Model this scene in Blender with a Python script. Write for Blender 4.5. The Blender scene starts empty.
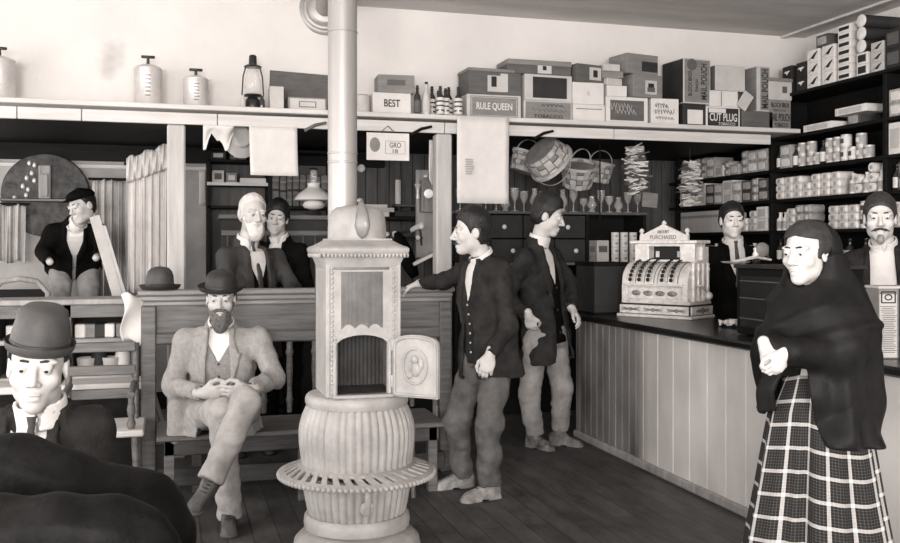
import bpy, math, random
import numpy as np
from mathutils import Vector, Matrix

random.seed(11)
SC = bpy.context.scene
COL = SC.collection
PI = math.pi

# ---------------------------------------------------------------- camera frame
YAW = math.radians(16.15)
CA, SA = math.cos(YAW), math.sin(YAW)
EYE = 1.5
FPX = 950.0
HZ = 247.0
FW = Vector((SA, CA, 0.0))      # viewing direction on the ground plan
RT = Vector((CA, -SA, 0.0))     # to the right of it
UP = Vector((0, 0, 1))

def PD(px, py, d):              # a point of the room at depth d
    p = FW * d + RT * ((px - 450) / FPX * d)
    return Vector((p.x, p.y, EYE + (HZ - py) / FPX * d))
def AY(px, py, Y):              # on the plane y = Y
    return PD(px, py, Y / (CA - SA * (px - 450) / FPX))
def AX(px, py, X):              # on the plane x = X
    return PD(px, py, X / (SA + CA * (px - 450) / FPX))

cam = bpy.data.cameras.new('camera')
cam_o = bpy.data.objects.new('camera', cam)
COL.objects.link(cam_o)
cam.sensor_width = 36.0
cam.lens = 36.0 * FPX / 900.0
cam.shift_y = -(271.5 - HZ) / 900.0
cam.clip_start = 0.05
cam_o.location = (0, 0, EYE)
cam_o.rotation_euler = (PI / 2, 0, -YAW)
SC.camera = cam_o

# ---------------------------------------------------------------- materials
def tint(v):
    return (v, v * 0.955, v * 0.92, 1.0)
_M = {}
def mat(name, v, rough=0.65, metal=0.0, var=0.12, scale=6.0, bump=0.0, bscale=80.0,
        spec=0.4, stretch=(1, 1, 1), v2=None, detail=4.0, ramp=None, coat=0.0):
    if name in _M:
        return _M[name]
    m = bpy.data.materials.new(name)
    m.use_nodes = True
    nt = m.node_tree
    b = nt.nodes['Principled BSDF']
    b.inputs['Roughness'].default_value = rough
    b.inputs['Metallic'].default_value = metal
    b.inputs['Specular IOR Level'].default_value = spec
    if coat:
        b.inputs['Coat Weight'].default_value = coat
    b.inputs['Base Color'].default_value = tint(v)
    tc = nt.nodes.new('ShaderNodeTexCoord')
    mp = nt.nodes.new('ShaderNodeMapping')
    mp.inputs['Scale'].default_value = stretch
    nt.links.new(tc.outputs['Object'], mp.inputs['Vector'])
    if var > 0 or v2 is not None:
        n = nt.nodes.new('ShaderNodeTexNoise')
        n.inputs['Scale'].default_value = scale
        n.inputs['Detail'].default_value = detail
        n.inputs['Roughness'].default_value = 0.6
        nt.links.new(mp.outputs['Vector'], n.inputs['Vector'])
        r = nt.nodes.new('ShaderNodeValToRGB')
        lo, hi = ramp or (0.3, 0.7)
        r.color_ramp.elements[0].position = lo
        r.color_ramp.elements[1].position = hi
        a = v * (1 - var) if v2 is None else v2
        c = v * (1 + var) if v2 is None else v
        r.color_ramp.elements[0].color = tint(a)
        r.color_ramp.elements[1].color = tint(c)
        nt.links.new(n.outputs['Fac'], r.inputs['Fac'])
        nt.links.new(r.outputs['Color'], b.inputs['Base Color'])
    if bump > 0:
        n2 = nt.nodes.new('ShaderNodeTexNoise')
        n2.inputs['Scale'].default_value = bscale
        n2.inputs['Detail'].default_value = 3
        nt.links.new(mp.outputs['Vector'], n2.inputs['Vector'])
        bp = nt.nodes.new('ShaderNodeBump')
        bp.inputs['Strength'].default_value = bump
        bp.inputs['Distance'].default_value = 0.01
        nt.links.new(n2.outputs['Fac'], bp.inputs['Height'])
        nt.links.new(bp.outputs['Normal'], b.inputs['Normal'])
    _M[name] = m
    return m

def glass(name, v, alpha=0.35, rough=0.05):
    if name in _M:
        return _M[name]
    m = bpy.data.materials.new(name)
    m.use_nodes = True
    b = m.node_tree.nodes['Principled BSDF']
    b.inputs['Base Color'].default_value = tint(v)
    b.inputs['Roughness'].default_value = rough
    b.inputs['Alpha'].default_value = alpha
    b.inputs['Specular IOR Level'].default_value = 0.9
    _M[name] = m
    return m

# ---------------------------------------------------------------- mesh builder
class MB:
    def __init__(s):
        s.v = []; s.f = []; s.m = []
        s.M = Matrix.Identity(4); s.mi = 0
    def add(s, vs, fs):
        o = len(s.v)
        M = s.M
        for p in vs:
            s.v.append(tuple(M @ Vector(p)))
        for f in fs:
            s.f.append([o + i for i in f]); s.m.append(s.mi)
    def box(s, c, size, b=0.0, rz=0.0, R=None):
        x, y, z = size[0] / 2, size[1] / 2, size[2] / 2
        b = min(b, x * .45, y * .45, z * .45)
        Rm = R or Matrix.Rotation(rz, 3, 'Z')
        c = Vector(c)
        if b <= 0:
            vs = [Vector((sx * x, sy * y, sz * z)) for sz in (-1, 1) for sy in (-1, 1) for sx in (-1, 1)]
            fs = [(0, 2, 3, 1), (4, 5, 7, 6), (0, 1, 5, 4), (2, 6, 7, 3), (0, 4, 6, 2), (1, 3, 7, 5)]
        else:
            vs = []; idx = {}
            for sx in (-1, 1):
                for sy in (-1, 1):
                    for sz in (-1, 1):
                        for a in range(3):
                            p = [sx * (x - b), sy * (y - b), sz * (z - b)]
                            p[a] = (sx * x, sy * y, sz * z)[a]
                            idx[(sx, sy, sz, a)] = len(vs); vs.append(Vector(p))
            fs = []
            for a in range(3):
                u, w = [(1, 2), (2, 0), (0, 1)][a]
                for sg in (-1, 1):
                    q = []
                    for (i, j) in ((-1, -1), (1, -1), (1, 1), (-1, 1)):
                        k = [0, 0, 0]; k[a] = sg; k[u] = i; k[w] = j
                        q.append(idx[(k[0], k[1], k[2], a)])
                    fs.append(q if sg > 0 else q[::-1])
            for a in range(3):
                u, w = [(1, 2), (2, 0), (0, 1)][a]
                for i in (-1, 1):
                    for j in (-1, 1):
                        k0 = [0, 0, 0]; k0[u] = i; k0[w] = j; k0[a] = -1
                        k1 = list(k0); k1[a] = 1
                        q = [idx[(*k0, u)], idx[(*k1, u)], idx[(*k1, w)], idx[(*k0, w)]]
                        fs.append(q if i * j < 0 else q[::-1])
            for sx in (-1, 1):
                for sy in (-1, 1):
                    for sz in (-1, 1):
                        q = [idx[(sx, sy, sz, a)] for a in range(3)]
                        fs.append(q if sx * sy * sz > 0 else q[::-1])
        s.add([Rm @ p + c for p in vs], fs)
        return s
    def lathe(s, prof, c=(0, 0, 0), seg=24, ax=None, rib=None, sq=None):
        """prof: (r, z) pairs; rib(k, r, z) -> r."""
        c = Vector(c)
        Rm = Matrix.Identity(3) if ax is None else Vector((0, 0, 1)).rotation_difference(Vector(ax)).to_matrix()
        vs, fs = [], []
        n = len(prof)
        for (r, z) in prof:
            for k in range(seg):
                a = 2 * PI * k / seg
                rr = rib(k, r, z) if rib else r
                vs.append(Rm @ Vector((rr * math.cos(a), rr * math.sin(a), z)) + c)
        for i in range(n - 1):
            for k in range(seg):
                k2 = (k + 1) % seg
                fs.append((i * seg + k, i * seg + k2, (i + 1) * seg + k2, (i + 1) * seg + k))
        if prof[0][0] > 1e-5: fs.append(tuple(range(seg))[::-1])
        if prof[-1][0] > 1e-5: fs.append(tuple((n - 1) * seg + k for k in range(seg)))
        s.add(vs, fs)
        return s
    def tube(s, pts, rad, seg=10, cap=True, flat=1.0, upv=None):
        pts = [Vector(p) for p in pts]
        if not hasattr(rad, '__len__'): rad = [rad] * len(pts)
        vs, fs = [], []
        u = None
        for i, p in enumerate(pts):
            t = (pts[min(i + 1, len(pts) - 1)] - pts[max(i - 1, 0)]).normalized()
            if u is None:
                u = t.orthogonal().normalized() if upv is None else Vector(upv)
            u = (u - t * u.dot(t)).normalized()
            w = t.cross(u)
            for k in range(seg):
                a = 2 * PI * k / seg
                vs.append(p + (u * math.cos(a) + w * math.sin(a) * flat) * rad[i])
        for i in range(len(pts) - 1):
            for k in range(seg):
                k2 = (k + 1) % seg
                fs.append((i * seg + k, i * seg + k2, (i + 1) * seg + k2, (i + 1) * seg + k))
        if cap:
            fs.append(tuple(range(seg))[::-1]); fs.append(tuple((len(pts) - 1) * seg + k for k in range(seg)))
        s.add(vs, fs)
        return s
    def ell(s, c, r, seg=16, rings=10, R=None):
        c = Vector(c)
        vs, fs = [], []
        Rm = R or Matrix.Identity(3)
        for i in range(rings + 1):
            th = PI * i / rings
            for k in range(seg):
                a = 2 * PI * k / seg
                vs.append(Rm @ Vector((r[0] * math.sin(th) * math.cos(a), r[1] * math.sin(th) * math.sin(a), -r[2] * math.cos(th))) + c)
        for i in range(rings):
            for k in range(seg):
                k2 = (k + 1) % seg
                fs.append((i * seg + k, i * seg + k2, (i + 1) * seg + k2, (i + 1) * seg + k))
        s.add(vs, fs)
        return s
    def prism(s, poly, y0, y1):
        """poly in xz, extruded from y0 to y1 (front is y0)."""
        n = len(poly)
        vs = [(x, y0, z) for x, z in poly] + [(x, y1, z) for x, z in poly]
        fs = [tuple(range(n)), tuple(range(n, 2 * n))[::-1]]
        for i in range(n):
            j = (i + 1) % n
            fs.append((j, i, n + i, n + j))
        s.add(vs, fs)
        return s
    def grid(s, P, nu, nv, closed=False):
        vs = [P(i, j) for j in range(nv) for i in range(nu)]
        fs = []
        for j in range(nv - 1):
            for i in range(nu if closed else nu - 1):
                i2 = (i + 1) % nu
                fs.append((j * nu + i, j * nu + i2, (j + 1) * nu + i2, (j + 1) * nu + i))
        s.add(vs, fs)
        return s
    def sheet(s, P, nu, nv, t):
        """a thin sheet with real thickness; P(i,j)->point, t thickness vector."""
        t = Vector(t)
        A = [Vector(P(i, j)) for j in range(nv) for i in range(nu)]
        n = len(A)
        vs = A + [p + t for p in A]
        fs = []
        for j in range(nv - 1):
            for i in range(nu - 1):
                q = (j * nu + i, j * nu + i + 1, (j + 1) * nu + i + 1, (j + 1) * nu + i)
                fs.append(q); fs.append(tuple(n + k for k in q[::-1]))
        edge = [j for j in range(nu)] + [j * nu + nu - 1 for j in range(1, nv)] + \
               [(nv - 1) * nu + i for i in range(nu - 2, -1, -1)] + [j * nu for j in range(nv - 2, 0, -1)]
        for a, b in zip(edge, edge[1:] + edge[:1]):
            fs.append((b, a, n + a, n + b))
        s.add(vs, fs)
        return s
    def mesh(s, name, mats, smooth=None):
        me = bpy.data.meshes.new(name)
        me.from_pydata(s.v, [], s.f)
        for m in (mats if isinstance(mats, (list, tuple)) else [mats]):
            me.materials.append(m)
        if any(s.m):
            me.polygons.foreach_set('material_index', s.m)
        if smooth is not None:
            me.polygons.foreach_set('use_smooth', [True] * len(me.polygons))
            if smooth < 180:
                me.set_sharp_from_angle(angle=math.radians(smooth))
        me.update()
        return me

def link(name, data, parent=None, label=None):
    o = bpy.data.objects.new(name, data)
    COL.objects.link(o)
    if parent is not None: o.parent = parent
    if label: o['label'] = label
    return o
def part(name, mb, m, parent, smooth=None, label=None):
    return link(name, mb.mesh(name, m, smooth), parent, label)
def tag(o, label, cat, group=None):
    o['label'] = label; o['category'] = cat
    if group: o['group'] = group
    return o
def thing(name, label, cat, loc=(0, 0, 0), rz=0.0, group=None):
    o = bpy.data.objects.new(name, None)
    COL.objects.link(o)
    o.empty_display_size = 0.1
    o.location = loc; o.rotation_euler = (0, 0, rz)
    return tag(o, label, cat, group)
def solid(name, mb, m, label, cat, loc=(0, 0, 0), rz=0.0, group=None, smooth=None):
    o = link(name, mb.mesh(name, m, smooth))
    o.location = loc; o.rotation_euler = (0, 0, rz)
    return tag(o, label, cat, group)
def struct(name, mb, m, smooth=None, parent=None):
    o = link(name, mb.mesh(name, m, smooth), parent)
    if parent is None: o['kind'] = 'structure'
    return o
def dup(root, loc, rz=0.0, label=None, scale=None):
    r = root.copy(); COL.objects.link(r)
    r.location = loc; r.rotation_euler = (0, 0, rz)
    if label: r['label'] = label
    if scale: r.scale = scale
    for ch in list(root.children):
        c = ch.copy(); COL.objects.link(c); c.parent = r
        for g in list(ch.children):
            d = g.copy(); COL.objects.link(d); d.parent = c
    return r
def lettering(string, w, h, m, parent, M, name='lettering', depth=0.002):
    """letters fitted into w x h, standing in the xz plane of M, facing -y."""
    cu = bpy.data.curves.new(name, 'FONT')
    cu.body = string; cu.extrude = depth / 2; cu.align_x = 'CENTER'; cu.align_y = 'CENTER'
    cu.resolution_u = 3; cu.offset = 0.012
    t = bpy.data.objects.new('tmp_text', cu); COL.objects.link(t)
    dg = bpy.context.evaluated_depsgraph_get()
    me = bpy.data.meshes.new_from_object(t.evaluated_get(dg))
    bpy.data.objects.remove(t); bpy.data.curves.remove(cu)
    co = np.empty(len(me.vertices) * 3, np.float32)
    me.vertices.foreach_get('co', co); co = co.reshape(-1, 3)
    lo, hi = co[:, :2].min(0), co[:, :2].max(0)
    sx, sy = w / max(hi[0] - lo[0], 1e-4), h / max(hi[1] - lo[1], 1e-4)
    q = np.empty_like(co)
    q[:, 0] = (co[:, 0] - (lo[0] + hi[0]) / 2) * sx
    q[:, 1] = -co[:, 2]
    q[:, 2] = (co[:, 1] - (lo[1] + hi[1]) / 2) * sy
    Mn = np.array(M)
    q = q @ Mn[:3, :3].T.astype(np.float32) + Mn[:3, 3].astype(np.float32)
    me.vertices.foreach_set('co', q.ravel())
    me.materials.clear(); me.materials.append(m)
    me.name = name; me.update()
    return link(name, me, parent)
ORD = ['first', 'second', 'third', 'fourth', 'fifth', 'sixth', 'seventh', 'eighth', 'ninth', 'tenth', 'eleventh', 'twelfth',
       'thirteenth', 'fourteenth', 'fifteenth', 'sixteenth', 'seventeenth', 'eighteenth', 'nineteenth', 'twentieth']
ORD += ['twenty-' + o for o in ORD[:9]] + ['thirtieth'] + ['thirty-' + o for o in ORD[:9]] + ['fortieth'] + ['forty-' + o for o in ORD[:9]]

# ---------------------------------------------------------------- signed distance modelling
F4 = np.float32
def A3(p): return np.array(tuple(p), F4)
def capd(p, a, b, ra, rb):
    a = A3(a); ba = A3(b) - a
    q = p - a
    t = np.clip(q @ ba / max(float(ba @ ba), 1e-9), 0, 1)
    q = q - t[:, None] * ba
    return np.sqrt(np.einsum('ij,ij->i', q, q)) - (ra + (rb - ra) * t)
def elld(q, c, r):
    q = q - A3(c); r = A3(r)
    k0 = np.sqrt(((q / r) ** 2).sum(1)); k1 = np.sqrt(((q / (r * r)) ** 2).sum(1))
    return k0 * (k0 - 1) / np.maximum(k1, 1e-5)
def smin(a, b, k):
    h = np.maximum(k - np.abs(a - b), 0) / k
    return np.minimum(a, b) - h * h * k * 0.25
def smax(a, b, k): return -smin(-a, -b, k)
def waves(p, f, seed, n=5):
    r = np.random.RandomState(seed)
    o = np.zeros(len(p), F4)
    for i in range(n):
        d = r.normal(size=3); d /= np.linalg.norm(d)
        o += np.sin(p @ (d * f * r.uniform(.6, 1.6)).astype(F4) + F4(r.uniform(0, 6.28)))
    return o / n
class Fr:
    def __init__(s, o, x, y, z, sc=1.0):
        s.o = Vector(o); s.x = Vector(x).normalized(); s.y = Vector(y).normalized(); s.z = Vector(z).normalized(); s.s = sc
        s.B = np.array([tuple(s.x), tuple(s.y), tuple(s.z)], F4).T
        s.O = A3(s.o)
    def loc(s, p): return ((p - s.O) @ s.B) / F4(s.s)
    def w(s, x, y, z): return s.o + (s.x * x + s.y * y + s.z * z) * s.s
    def mat4(s):
        M = Matrix((s.x, s.y, s.z)).transposed().to_4x4()
        return Matrix.Translation(s.o) @ M @ Matrix.Scale(s.s, 4)
def face_frame(o, f, up=(0, 0, 1), roll=0.0, sc=1.0):
    f = Vector(f).normalized(); u = Vector(up)
    x = f.cross(u).normalized(); z = x.cross(f)
    if roll:
        q = Matrix.Rotation(roll, 3, f)
        x = q @ x; z = q @ z
    return Fr(o, x, f, z, sc)
def masked(p, c, r, f):
    dc = np.sqrt(((p - A3(c)) ** 2).sum(1)).astype(F4)
    out = dc - r + F4(0.08)
    i = dc < r
    if i.any(): out[i] = np.minimum(f(p[i]), 0.2)
    return out
def mesh_sdf(f, lo, hi, h, B=6):
    lo = np.array(lo, float); hi = np.array(hi, float)
    nb = np.ceil((hi - lo) / (h * B)).astype(int) + 1
    n = nb * B
    ax = [np.arange(nb[i]) for i in range(3)]
    bc = np.stack(np.meshgrid(*ax, indexing='ij'), -1).reshape(-1, 3)
    cen = (lo + (bc * B + (B - 1) / 2) * h).astype(F4)
    dc = f(cen)
    act = np.abs(dc) < h * B * 0.87 * 1.5 + 0.012
    V = np.empty((nb[0], nb[1], nb[2], B, B, B), F4)
    V[:] = dc.reshape(nb[0], nb[1], nb[2])[..., None, None, None]
    off = np.stack(np.meshgrid(np.arange(B), np.arange(B), np.arange(B), indexing='ij'), -1).reshape(-1, 3)
    ab = bc[act]
    for s0 in range(0, len(ab), 1500):
        a = ab[s0:s0 + 1500]
        pts = (lo + ((a * B)[:, None, :] + off[None]) * h).reshape(-1, 3).astype(F4)
        V[a[:, 0], a[:, 1], a[:, 2]] = f(pts).reshape(len(a), B, B, B)
    V = V.transpose(0, 3, 1, 4, 2, 5).reshape(n)
    V[0] = V[-1] = 1; V[:, 0] = V[:, -1] = 1; V[:, :, 0] = V[:, :, -1] = 1
    S = V < 0
    cnt = np.zeros(np.array(V.shape) - 1, np.int8)
    def sh(A, i, j, k): return A[i:A.shape[0] - 1 + i, j:A.shape[1] - 1 + j, k:A.shape[2] - 1 + k]
    for i in (0, 1):
        for j in (0, 1):
            for k in (0, 1): cnt += sh(S, i, j, k)
    c = np.argwhere((cnt > 0) & (cnt < 8))
    vid = np.full(cnt.shape, -1, np.int32)
    vid[c[:, 0], c[:, 1], c[:, 2]] = np.arange(len(c))
    acc = np.zeros((len(c), 3)); num = np.zeros(len(c))
    cor = [(i, j, k) for i in (0, 1) for j in (0, 1) for k in (0, 1)]
    val = {q: V[c[:, 0] + q[0], c[:, 1] + q[1], c[:, 2] + q[2]] for q in cor}
    for q in cor:
        for a in range(3):
            if q[a] == 0:
                r = list(q); r[a] = 1; r = tuple(r)
                va, vb = val[q], val[r]
                x = (va < 0) != (vb < 0)
                t = np.where(x, va / np.where(x, va - vb, 1), 0)
                P = np.tile(np.array(q, float), (len(c), 1)); P[:, a] = t
                acc += P * x[:, None]; num += x
    verts = lo + (c + acc / num[:, None]) * h
    quads = []
    for a in range(3):
        u, w = (a + 1) % 3, (a + 2) % 3
        s0 = [slice(1, -1)] * 3; s0[a] = slice(0, -1); s1 = list(s0); s1[a] = slice(1, None)
        A, Bq = S[tuple(s0)], S[tuple(s1)]
        e = np.argwhere(A != Bq)
        if not len(e): continue
        fl = A[e[:, 0], e[:, 1], e[:, 2]]
        e = e + 1; e[:, a] -= 1
        def g(du, dw):
            q = e.copy(); q[:, u] -= du; q[:, w] -= dw
            return vid[q[:, 0], q[:, 1], q[:, 2]]
        Q = np.stack([g(1, 1), g(0, 1), g(0, 0), g(1, 0)], 1)
        Q[~fl] = Q[~fl][:, ::-1]
        quads.append(Q)
    Q = np.concatenate(quads)
    Q = Q[(Q >= 0).all(1)]
    return verts, Q
def sdf_part(name, f, lo, hi, h, m, parent, off=(0, 0, 0), label=None):
    v, q = mesh_sdf(f, lo, hi, h)
    v = v - np.array(tuple(off))
    me = bpy.data.meshes.new(name)
    me.vertices.add(len(v)); me.vertices.foreach_set('co', v.astype(F4).ravel())
    me.loops.add(q.size); me.loops.foreach_set('vertex_index', q.ravel().astype(np.int32))
    me.polygons.add(len(q))
    me.polygons.foreach_set('loop_start', np.arange(0, q.size, 4, dtype=np.int32))
    me.polygons.foreach_set('use_smooth', np.ones(len(q), bool))
    me.materials.append(m)
    me.update(calc_edges=True); me.validate()
    return link(name, me, parent, label)
# ================================================================ room
M_plaster = mat('plaster', .66, rough=.9, var=.07, scale=1.6, bump=.25, bscale=14, detail=8)
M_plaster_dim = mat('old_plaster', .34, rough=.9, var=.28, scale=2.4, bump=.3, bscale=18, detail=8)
M_ceil = mat('ceiling_paint', .60, rough=.85, var=.14, scale=2.0, stretch=(.5, 2.0, 1), bump=.15, bscale=8)
M_darkwood = mat('dark_wood', .008, spec=.12, rough=.6, var=.4, scale=4, stretch=(1, 8, 8), bump=.2, bscale=10)
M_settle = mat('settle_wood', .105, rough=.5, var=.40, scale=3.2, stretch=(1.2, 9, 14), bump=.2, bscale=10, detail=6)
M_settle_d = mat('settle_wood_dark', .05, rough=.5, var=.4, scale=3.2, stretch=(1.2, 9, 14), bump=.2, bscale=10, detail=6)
M_whitewood = mat('painted_wood', .55, rough=.6, var=.12, scale=3, stretch=(.6, 5, 8), bump=.12, bscale=12)
M_greywood = mat('grey_wood', .30, rough=.7, var=.25, scale=3, stretch=(6, 6, .7), bump=.15, bscale=10)
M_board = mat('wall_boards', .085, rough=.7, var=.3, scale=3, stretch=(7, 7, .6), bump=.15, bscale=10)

def stain(m, c):
    # an old grey damp mark with two runs on the plaster
    nt = m.node_tree; b = nt.nodes['Principled BSDF']; src = b.inputs['Base Color'].links[0].from_socket
    tc = nt.nodes.new('ShaderNodeTexCoord')
    n = nt.nodes.new('ShaderNodeTexNoise'); n.inputs['Scale'].default_value = 9; nt.links.new(tc.outputs['Object'], n.inputs['Vector'])
    v1 = nt.nodes.new('ShaderNodeVectorMath'); v1.operation = 'SUBTRACT'; v1.inputs[1].default_value = c; nt.links.new(tc.outputs['Object'], v1.inputs[0])
    v2 = nt.nodes.new('ShaderNodeVectorMath'); v2.operation = 'MULTIPLY'; v2.inputs[1].default_value = (1.0, .3, .62); nt.links.new(v1.outputs[0], v2.inputs[0])
    ln = nt.nodes.new('ShaderNodeVectorMath'); ln.operation = 'LENGTH'; nt.links.new(v2.outputs[0], ln.inputs[0])
    ad = nt.nodes.new('ShaderNodeMath'); ad.operation = 'MULTIPLY_ADD'; ad.inputs[1].default_value = .16; nt.links.new(n.outputs['Fac'], ad.inputs[0]); nt.links.new(ln.outputs['Value'], ad.inputs[2])
    r = nt.nodes.new('ShaderNodeMapRange'); r.inputs['From Min'].default_value = .10; r.inputs['From Max'].default_value = .19; r.inputs['To Min'].default_value = .5; r.inputs['To Max'].default_value = 0
    nt.links.new(ad.outputs[0], r.inputs['Value'])
    mx = nt.nodes.new('ShaderNodeMix'); mx.data_type = 'RGBA'; nt.links.new(r.outputs[0], mx.inputs['Factor'])
    nt.links.new(src, mx.inputs['A']); mx.inputs['B'].default_value = tint(.30); nt.links.new(mx.outputs['Result'], b.inputs['Base Color'])
stain(M_plaster, tuple(AY(111, 60, 7.4)))
def counter_paint():
    m = bpy.data.materials.new('counter_paint'); m.use_nodes = True
    nt = m.node_tree; b = nt.nodes['Principled BSDF']; b.inputs['Roughness'].default_value = .6
    tc = nt.nodes.new('ShaderNodeTexCoord')
    sep = nt.nodes.new('ShaderNodeSeparateXYZ'); nt.links.new(tc.outputs['Object'], sep.inputs[0])
    n = nt.nodes.new('ShaderNodeTexNoise'); n.inputs['Scale'].default_value = 2.2; n.inputs['Detail'].default_value = 7
    mp = nt.nodes.new('ShaderNodeMapping'); mp.inputs['Scale'].default_value = (1, 1.5, .8)
    nt.links.new(tc.outputs['Object'], mp.inputs[0]); nt.links.new(mp.outputs[0], n.inputs['Vector'])
    # two lengths of panelling: far boards greyed by dirt and painted-in shade, white paint nearer
    r = nt.nodes.new('ShaderNodeMapRange'); r.inputs['From Min'].default_value = 5.72; r.inputs['From Max'].default_value = 5.90
    nt.links.new(sep.outputs['Y'], r.inputs['Value'])
    r1 = nt.nodes.new('ShaderNodeValToRGB'); r1.color_ramp.elements[0].color = tint(.50); r1.color_ramp.elements[1].color = tint(.64)
    r1.color_ramp.elements[0].position = .3; r1.color_ramp.elements[1].position = .6
    r2 = nt.nodes.new('ShaderNodeValToRGB'); r2.color_ramp.elements[0].color = tint(.09); r2.color_ramp.elements[1].color = tint(.25)
    r2.color_ramp.elements[0].position = .3; r2.color_ramp.elements[1].position = .7
    for q in (r1, r2): nt.links.new(n.outputs['Fac'], q.inputs['Fac'])
    mx = nt.nodes.new('ShaderNodeMix'); mx.data_type = 'RGBA'
    nt.links.new(r.outputs[0], mx.inputs['Factor']); nt.links.new(r1.outputs[0], mx.inputs['A']); nt.links.new(r2.outputs[0], mx.inputs['B'])
    nt.links.new(mx.outputs['Result'], b.inputs['Base Color'])
    return m
def floor_mat():
    m = bpy.data.materials.new('floor_planks'); m.use_nodes = True
    nt = m.node_tree; b = nt.nodes['Principled BSDF']; b.inputs['Roughness'].default_value = .55
    tc = nt.nodes.new('ShaderNodeTexCoord')
    mp = nt.nodes.new('ShaderNodeMapping'); mp.inputs['Rotation'].default_value = (0, 0, PI / 2)
    nt.links.new(tc.outputs['Object'], mp.inputs[0])
    br = nt.nodes.new('ShaderNodeTexBrick')
    for k, v in (('Scale', 1.0), ('Mortar Size', .004), ('Brick Width', 3.2), ('Row Height', .13), ('Bias', 0.0)): br.inputs[k].default_value = v
    br.inputs['Color1'].default_value = tint(.072); br.inputs['Color2'].default_value = tint(.052); br.inputs['Mortar'].default_value = tint(.022)
    nt.links.new(mp.outputs[0], br.inputs['Vector'])
    n = nt.nodes.new('ShaderNodeTexNoise'); n.inputs['Scale'].default_value = 3; n.inputs['Detail'].default_value = 9; n.inputs['Roughness'].default_value = .7
    m2 = nt.nodes.new('ShaderNodeMapping'); m2.inputs['Scale'].default_value = (2.0, .6, 1)
    nt.links.new(tc.outputs['Object'], m2.inputs[0]); nt.links.new(m2.outputs[0], n.inputs['Vector'])
    r = nt.nodes.new('ShaderNodeValToRGB'); r.color_ramp.elements[0].position = .35; r.color_ramp.elements[1].position = .75
    r.color_ramp.elements[0].color = (.45, .45, .45, 1); r.color_ramp.elements[1].color = (1.9, 1.9, 1.9, 1)
    nt.links.new(n.outputs['Fac'], r.inputs['Fac'])
    mx = nt.nodes.new('ShaderNodeMix'); mx.data_type = 'RGBA'; mx.blend_type = 'MULTIPLY'; mx.inputs['Factor'].default_value = 1
    nt.links.new(br.outputs['Color'], mx.inputs['A']); nt.links.new(r.outputs[0], mx.inputs['B'])
    nt.links.new(mx.outputs['Result'], b.inputs['Base Color'])
    bp = nt.nodes.new('ShaderNodeBump'); bp.inputs['Strength'].default_value = .35; bp.inputs['Distance'].default_value = .01
    nt.links.new(n.outputs['Fac'], bp.inputs['Height']); nt.links.new(bp.outputs[0], b.inputs['Normal'])
    return m

XL, XR, YF, YU, YB = -3.4, 5.5, -6.0, 7.4, 9.2
CEIL, LEDGE = 3.40, 2.505
def bb(x0, x1, y0, y1, z0, z1, b=0.0, mb=None):
    mb = mb or MB()
    return mb.box(((x0 + x1) / 2, (y0 + y1) / 2, (z0 + z1) / 2), (x1 - x0, y1 - y0, z1 - z0), b)
struct('floor', bb(XL, XR, YF, YB, -.1, 0), floor_mat())
struct('wall_back', bb(XL, XR, YU, YU + .12, 2.43, 3.9), M_plaster)
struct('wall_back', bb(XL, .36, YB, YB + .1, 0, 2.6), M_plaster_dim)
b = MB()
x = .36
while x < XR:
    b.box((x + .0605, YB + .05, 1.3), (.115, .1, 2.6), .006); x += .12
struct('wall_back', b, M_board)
struct('ceiling', bb(1.36, XR, YF, YU, CEIL, CEIL + .5), M_ceil)
struct('ceiling', bb(XL, 1.36, YF, YU, 3.88, 3.98), M_ceil)
struct('ceiling', bb(XL, XR, YU, YB + .1, 2.43, 2.56), M_darkwood)
struct('wall_right', bb(XR, XR + .1, YF, YB + .1, 0, CEIL), M_plaster)
# left wall and front wall with the tall shop windows the daylight comes through
b = MB()
bb(XL - .1, XL, YF, YB + .1, 0, .8, mb=b); bb(XL - .1, XL, YF, YB + .1, 2.9, 3.98, mb=b)
for y0, y1 in ((YF, -4.4), (-1.4, .6), (2.6, 3.4), (5.4, 7.3), (9.0, YB + .1)): bb(XL - .1, XL, y0, y1, .8, 2.9, mb=b)
struct('wall_left', b, M_plaster)
b = MB()
bb(XL, XR, YF - .1, YF, 0, .7, mb=b); bb(XL, XR, YF - .1, YF, 3.0, 3.98, mb=b)
for x0, x1 in ((XL, -2.8), (-.5, .3), (2.6, XR)): bb(x0, x1, YF - .1, YF, .7, 3.0, mb=b)
struct('wall_front', b, M_plaster)
struct('trim_1', bb(XL, 1.98, YB - .06, YB, 2.28, 2.43, .004), M_darkwood)
struct('trim_2', bb(5.24, 5.29, 2.0, YU, CEIL - .02, CEIL, .004), M_whitewood)
struct('baseboard_back', bb(XL, XR, YB - .02, YB, 0, .16, .004), M_darkwood)
struct('trim_3', bb(XL, .36, YB - .025, YB, 2.215, 2.25, .004), M_whitewood)

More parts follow.
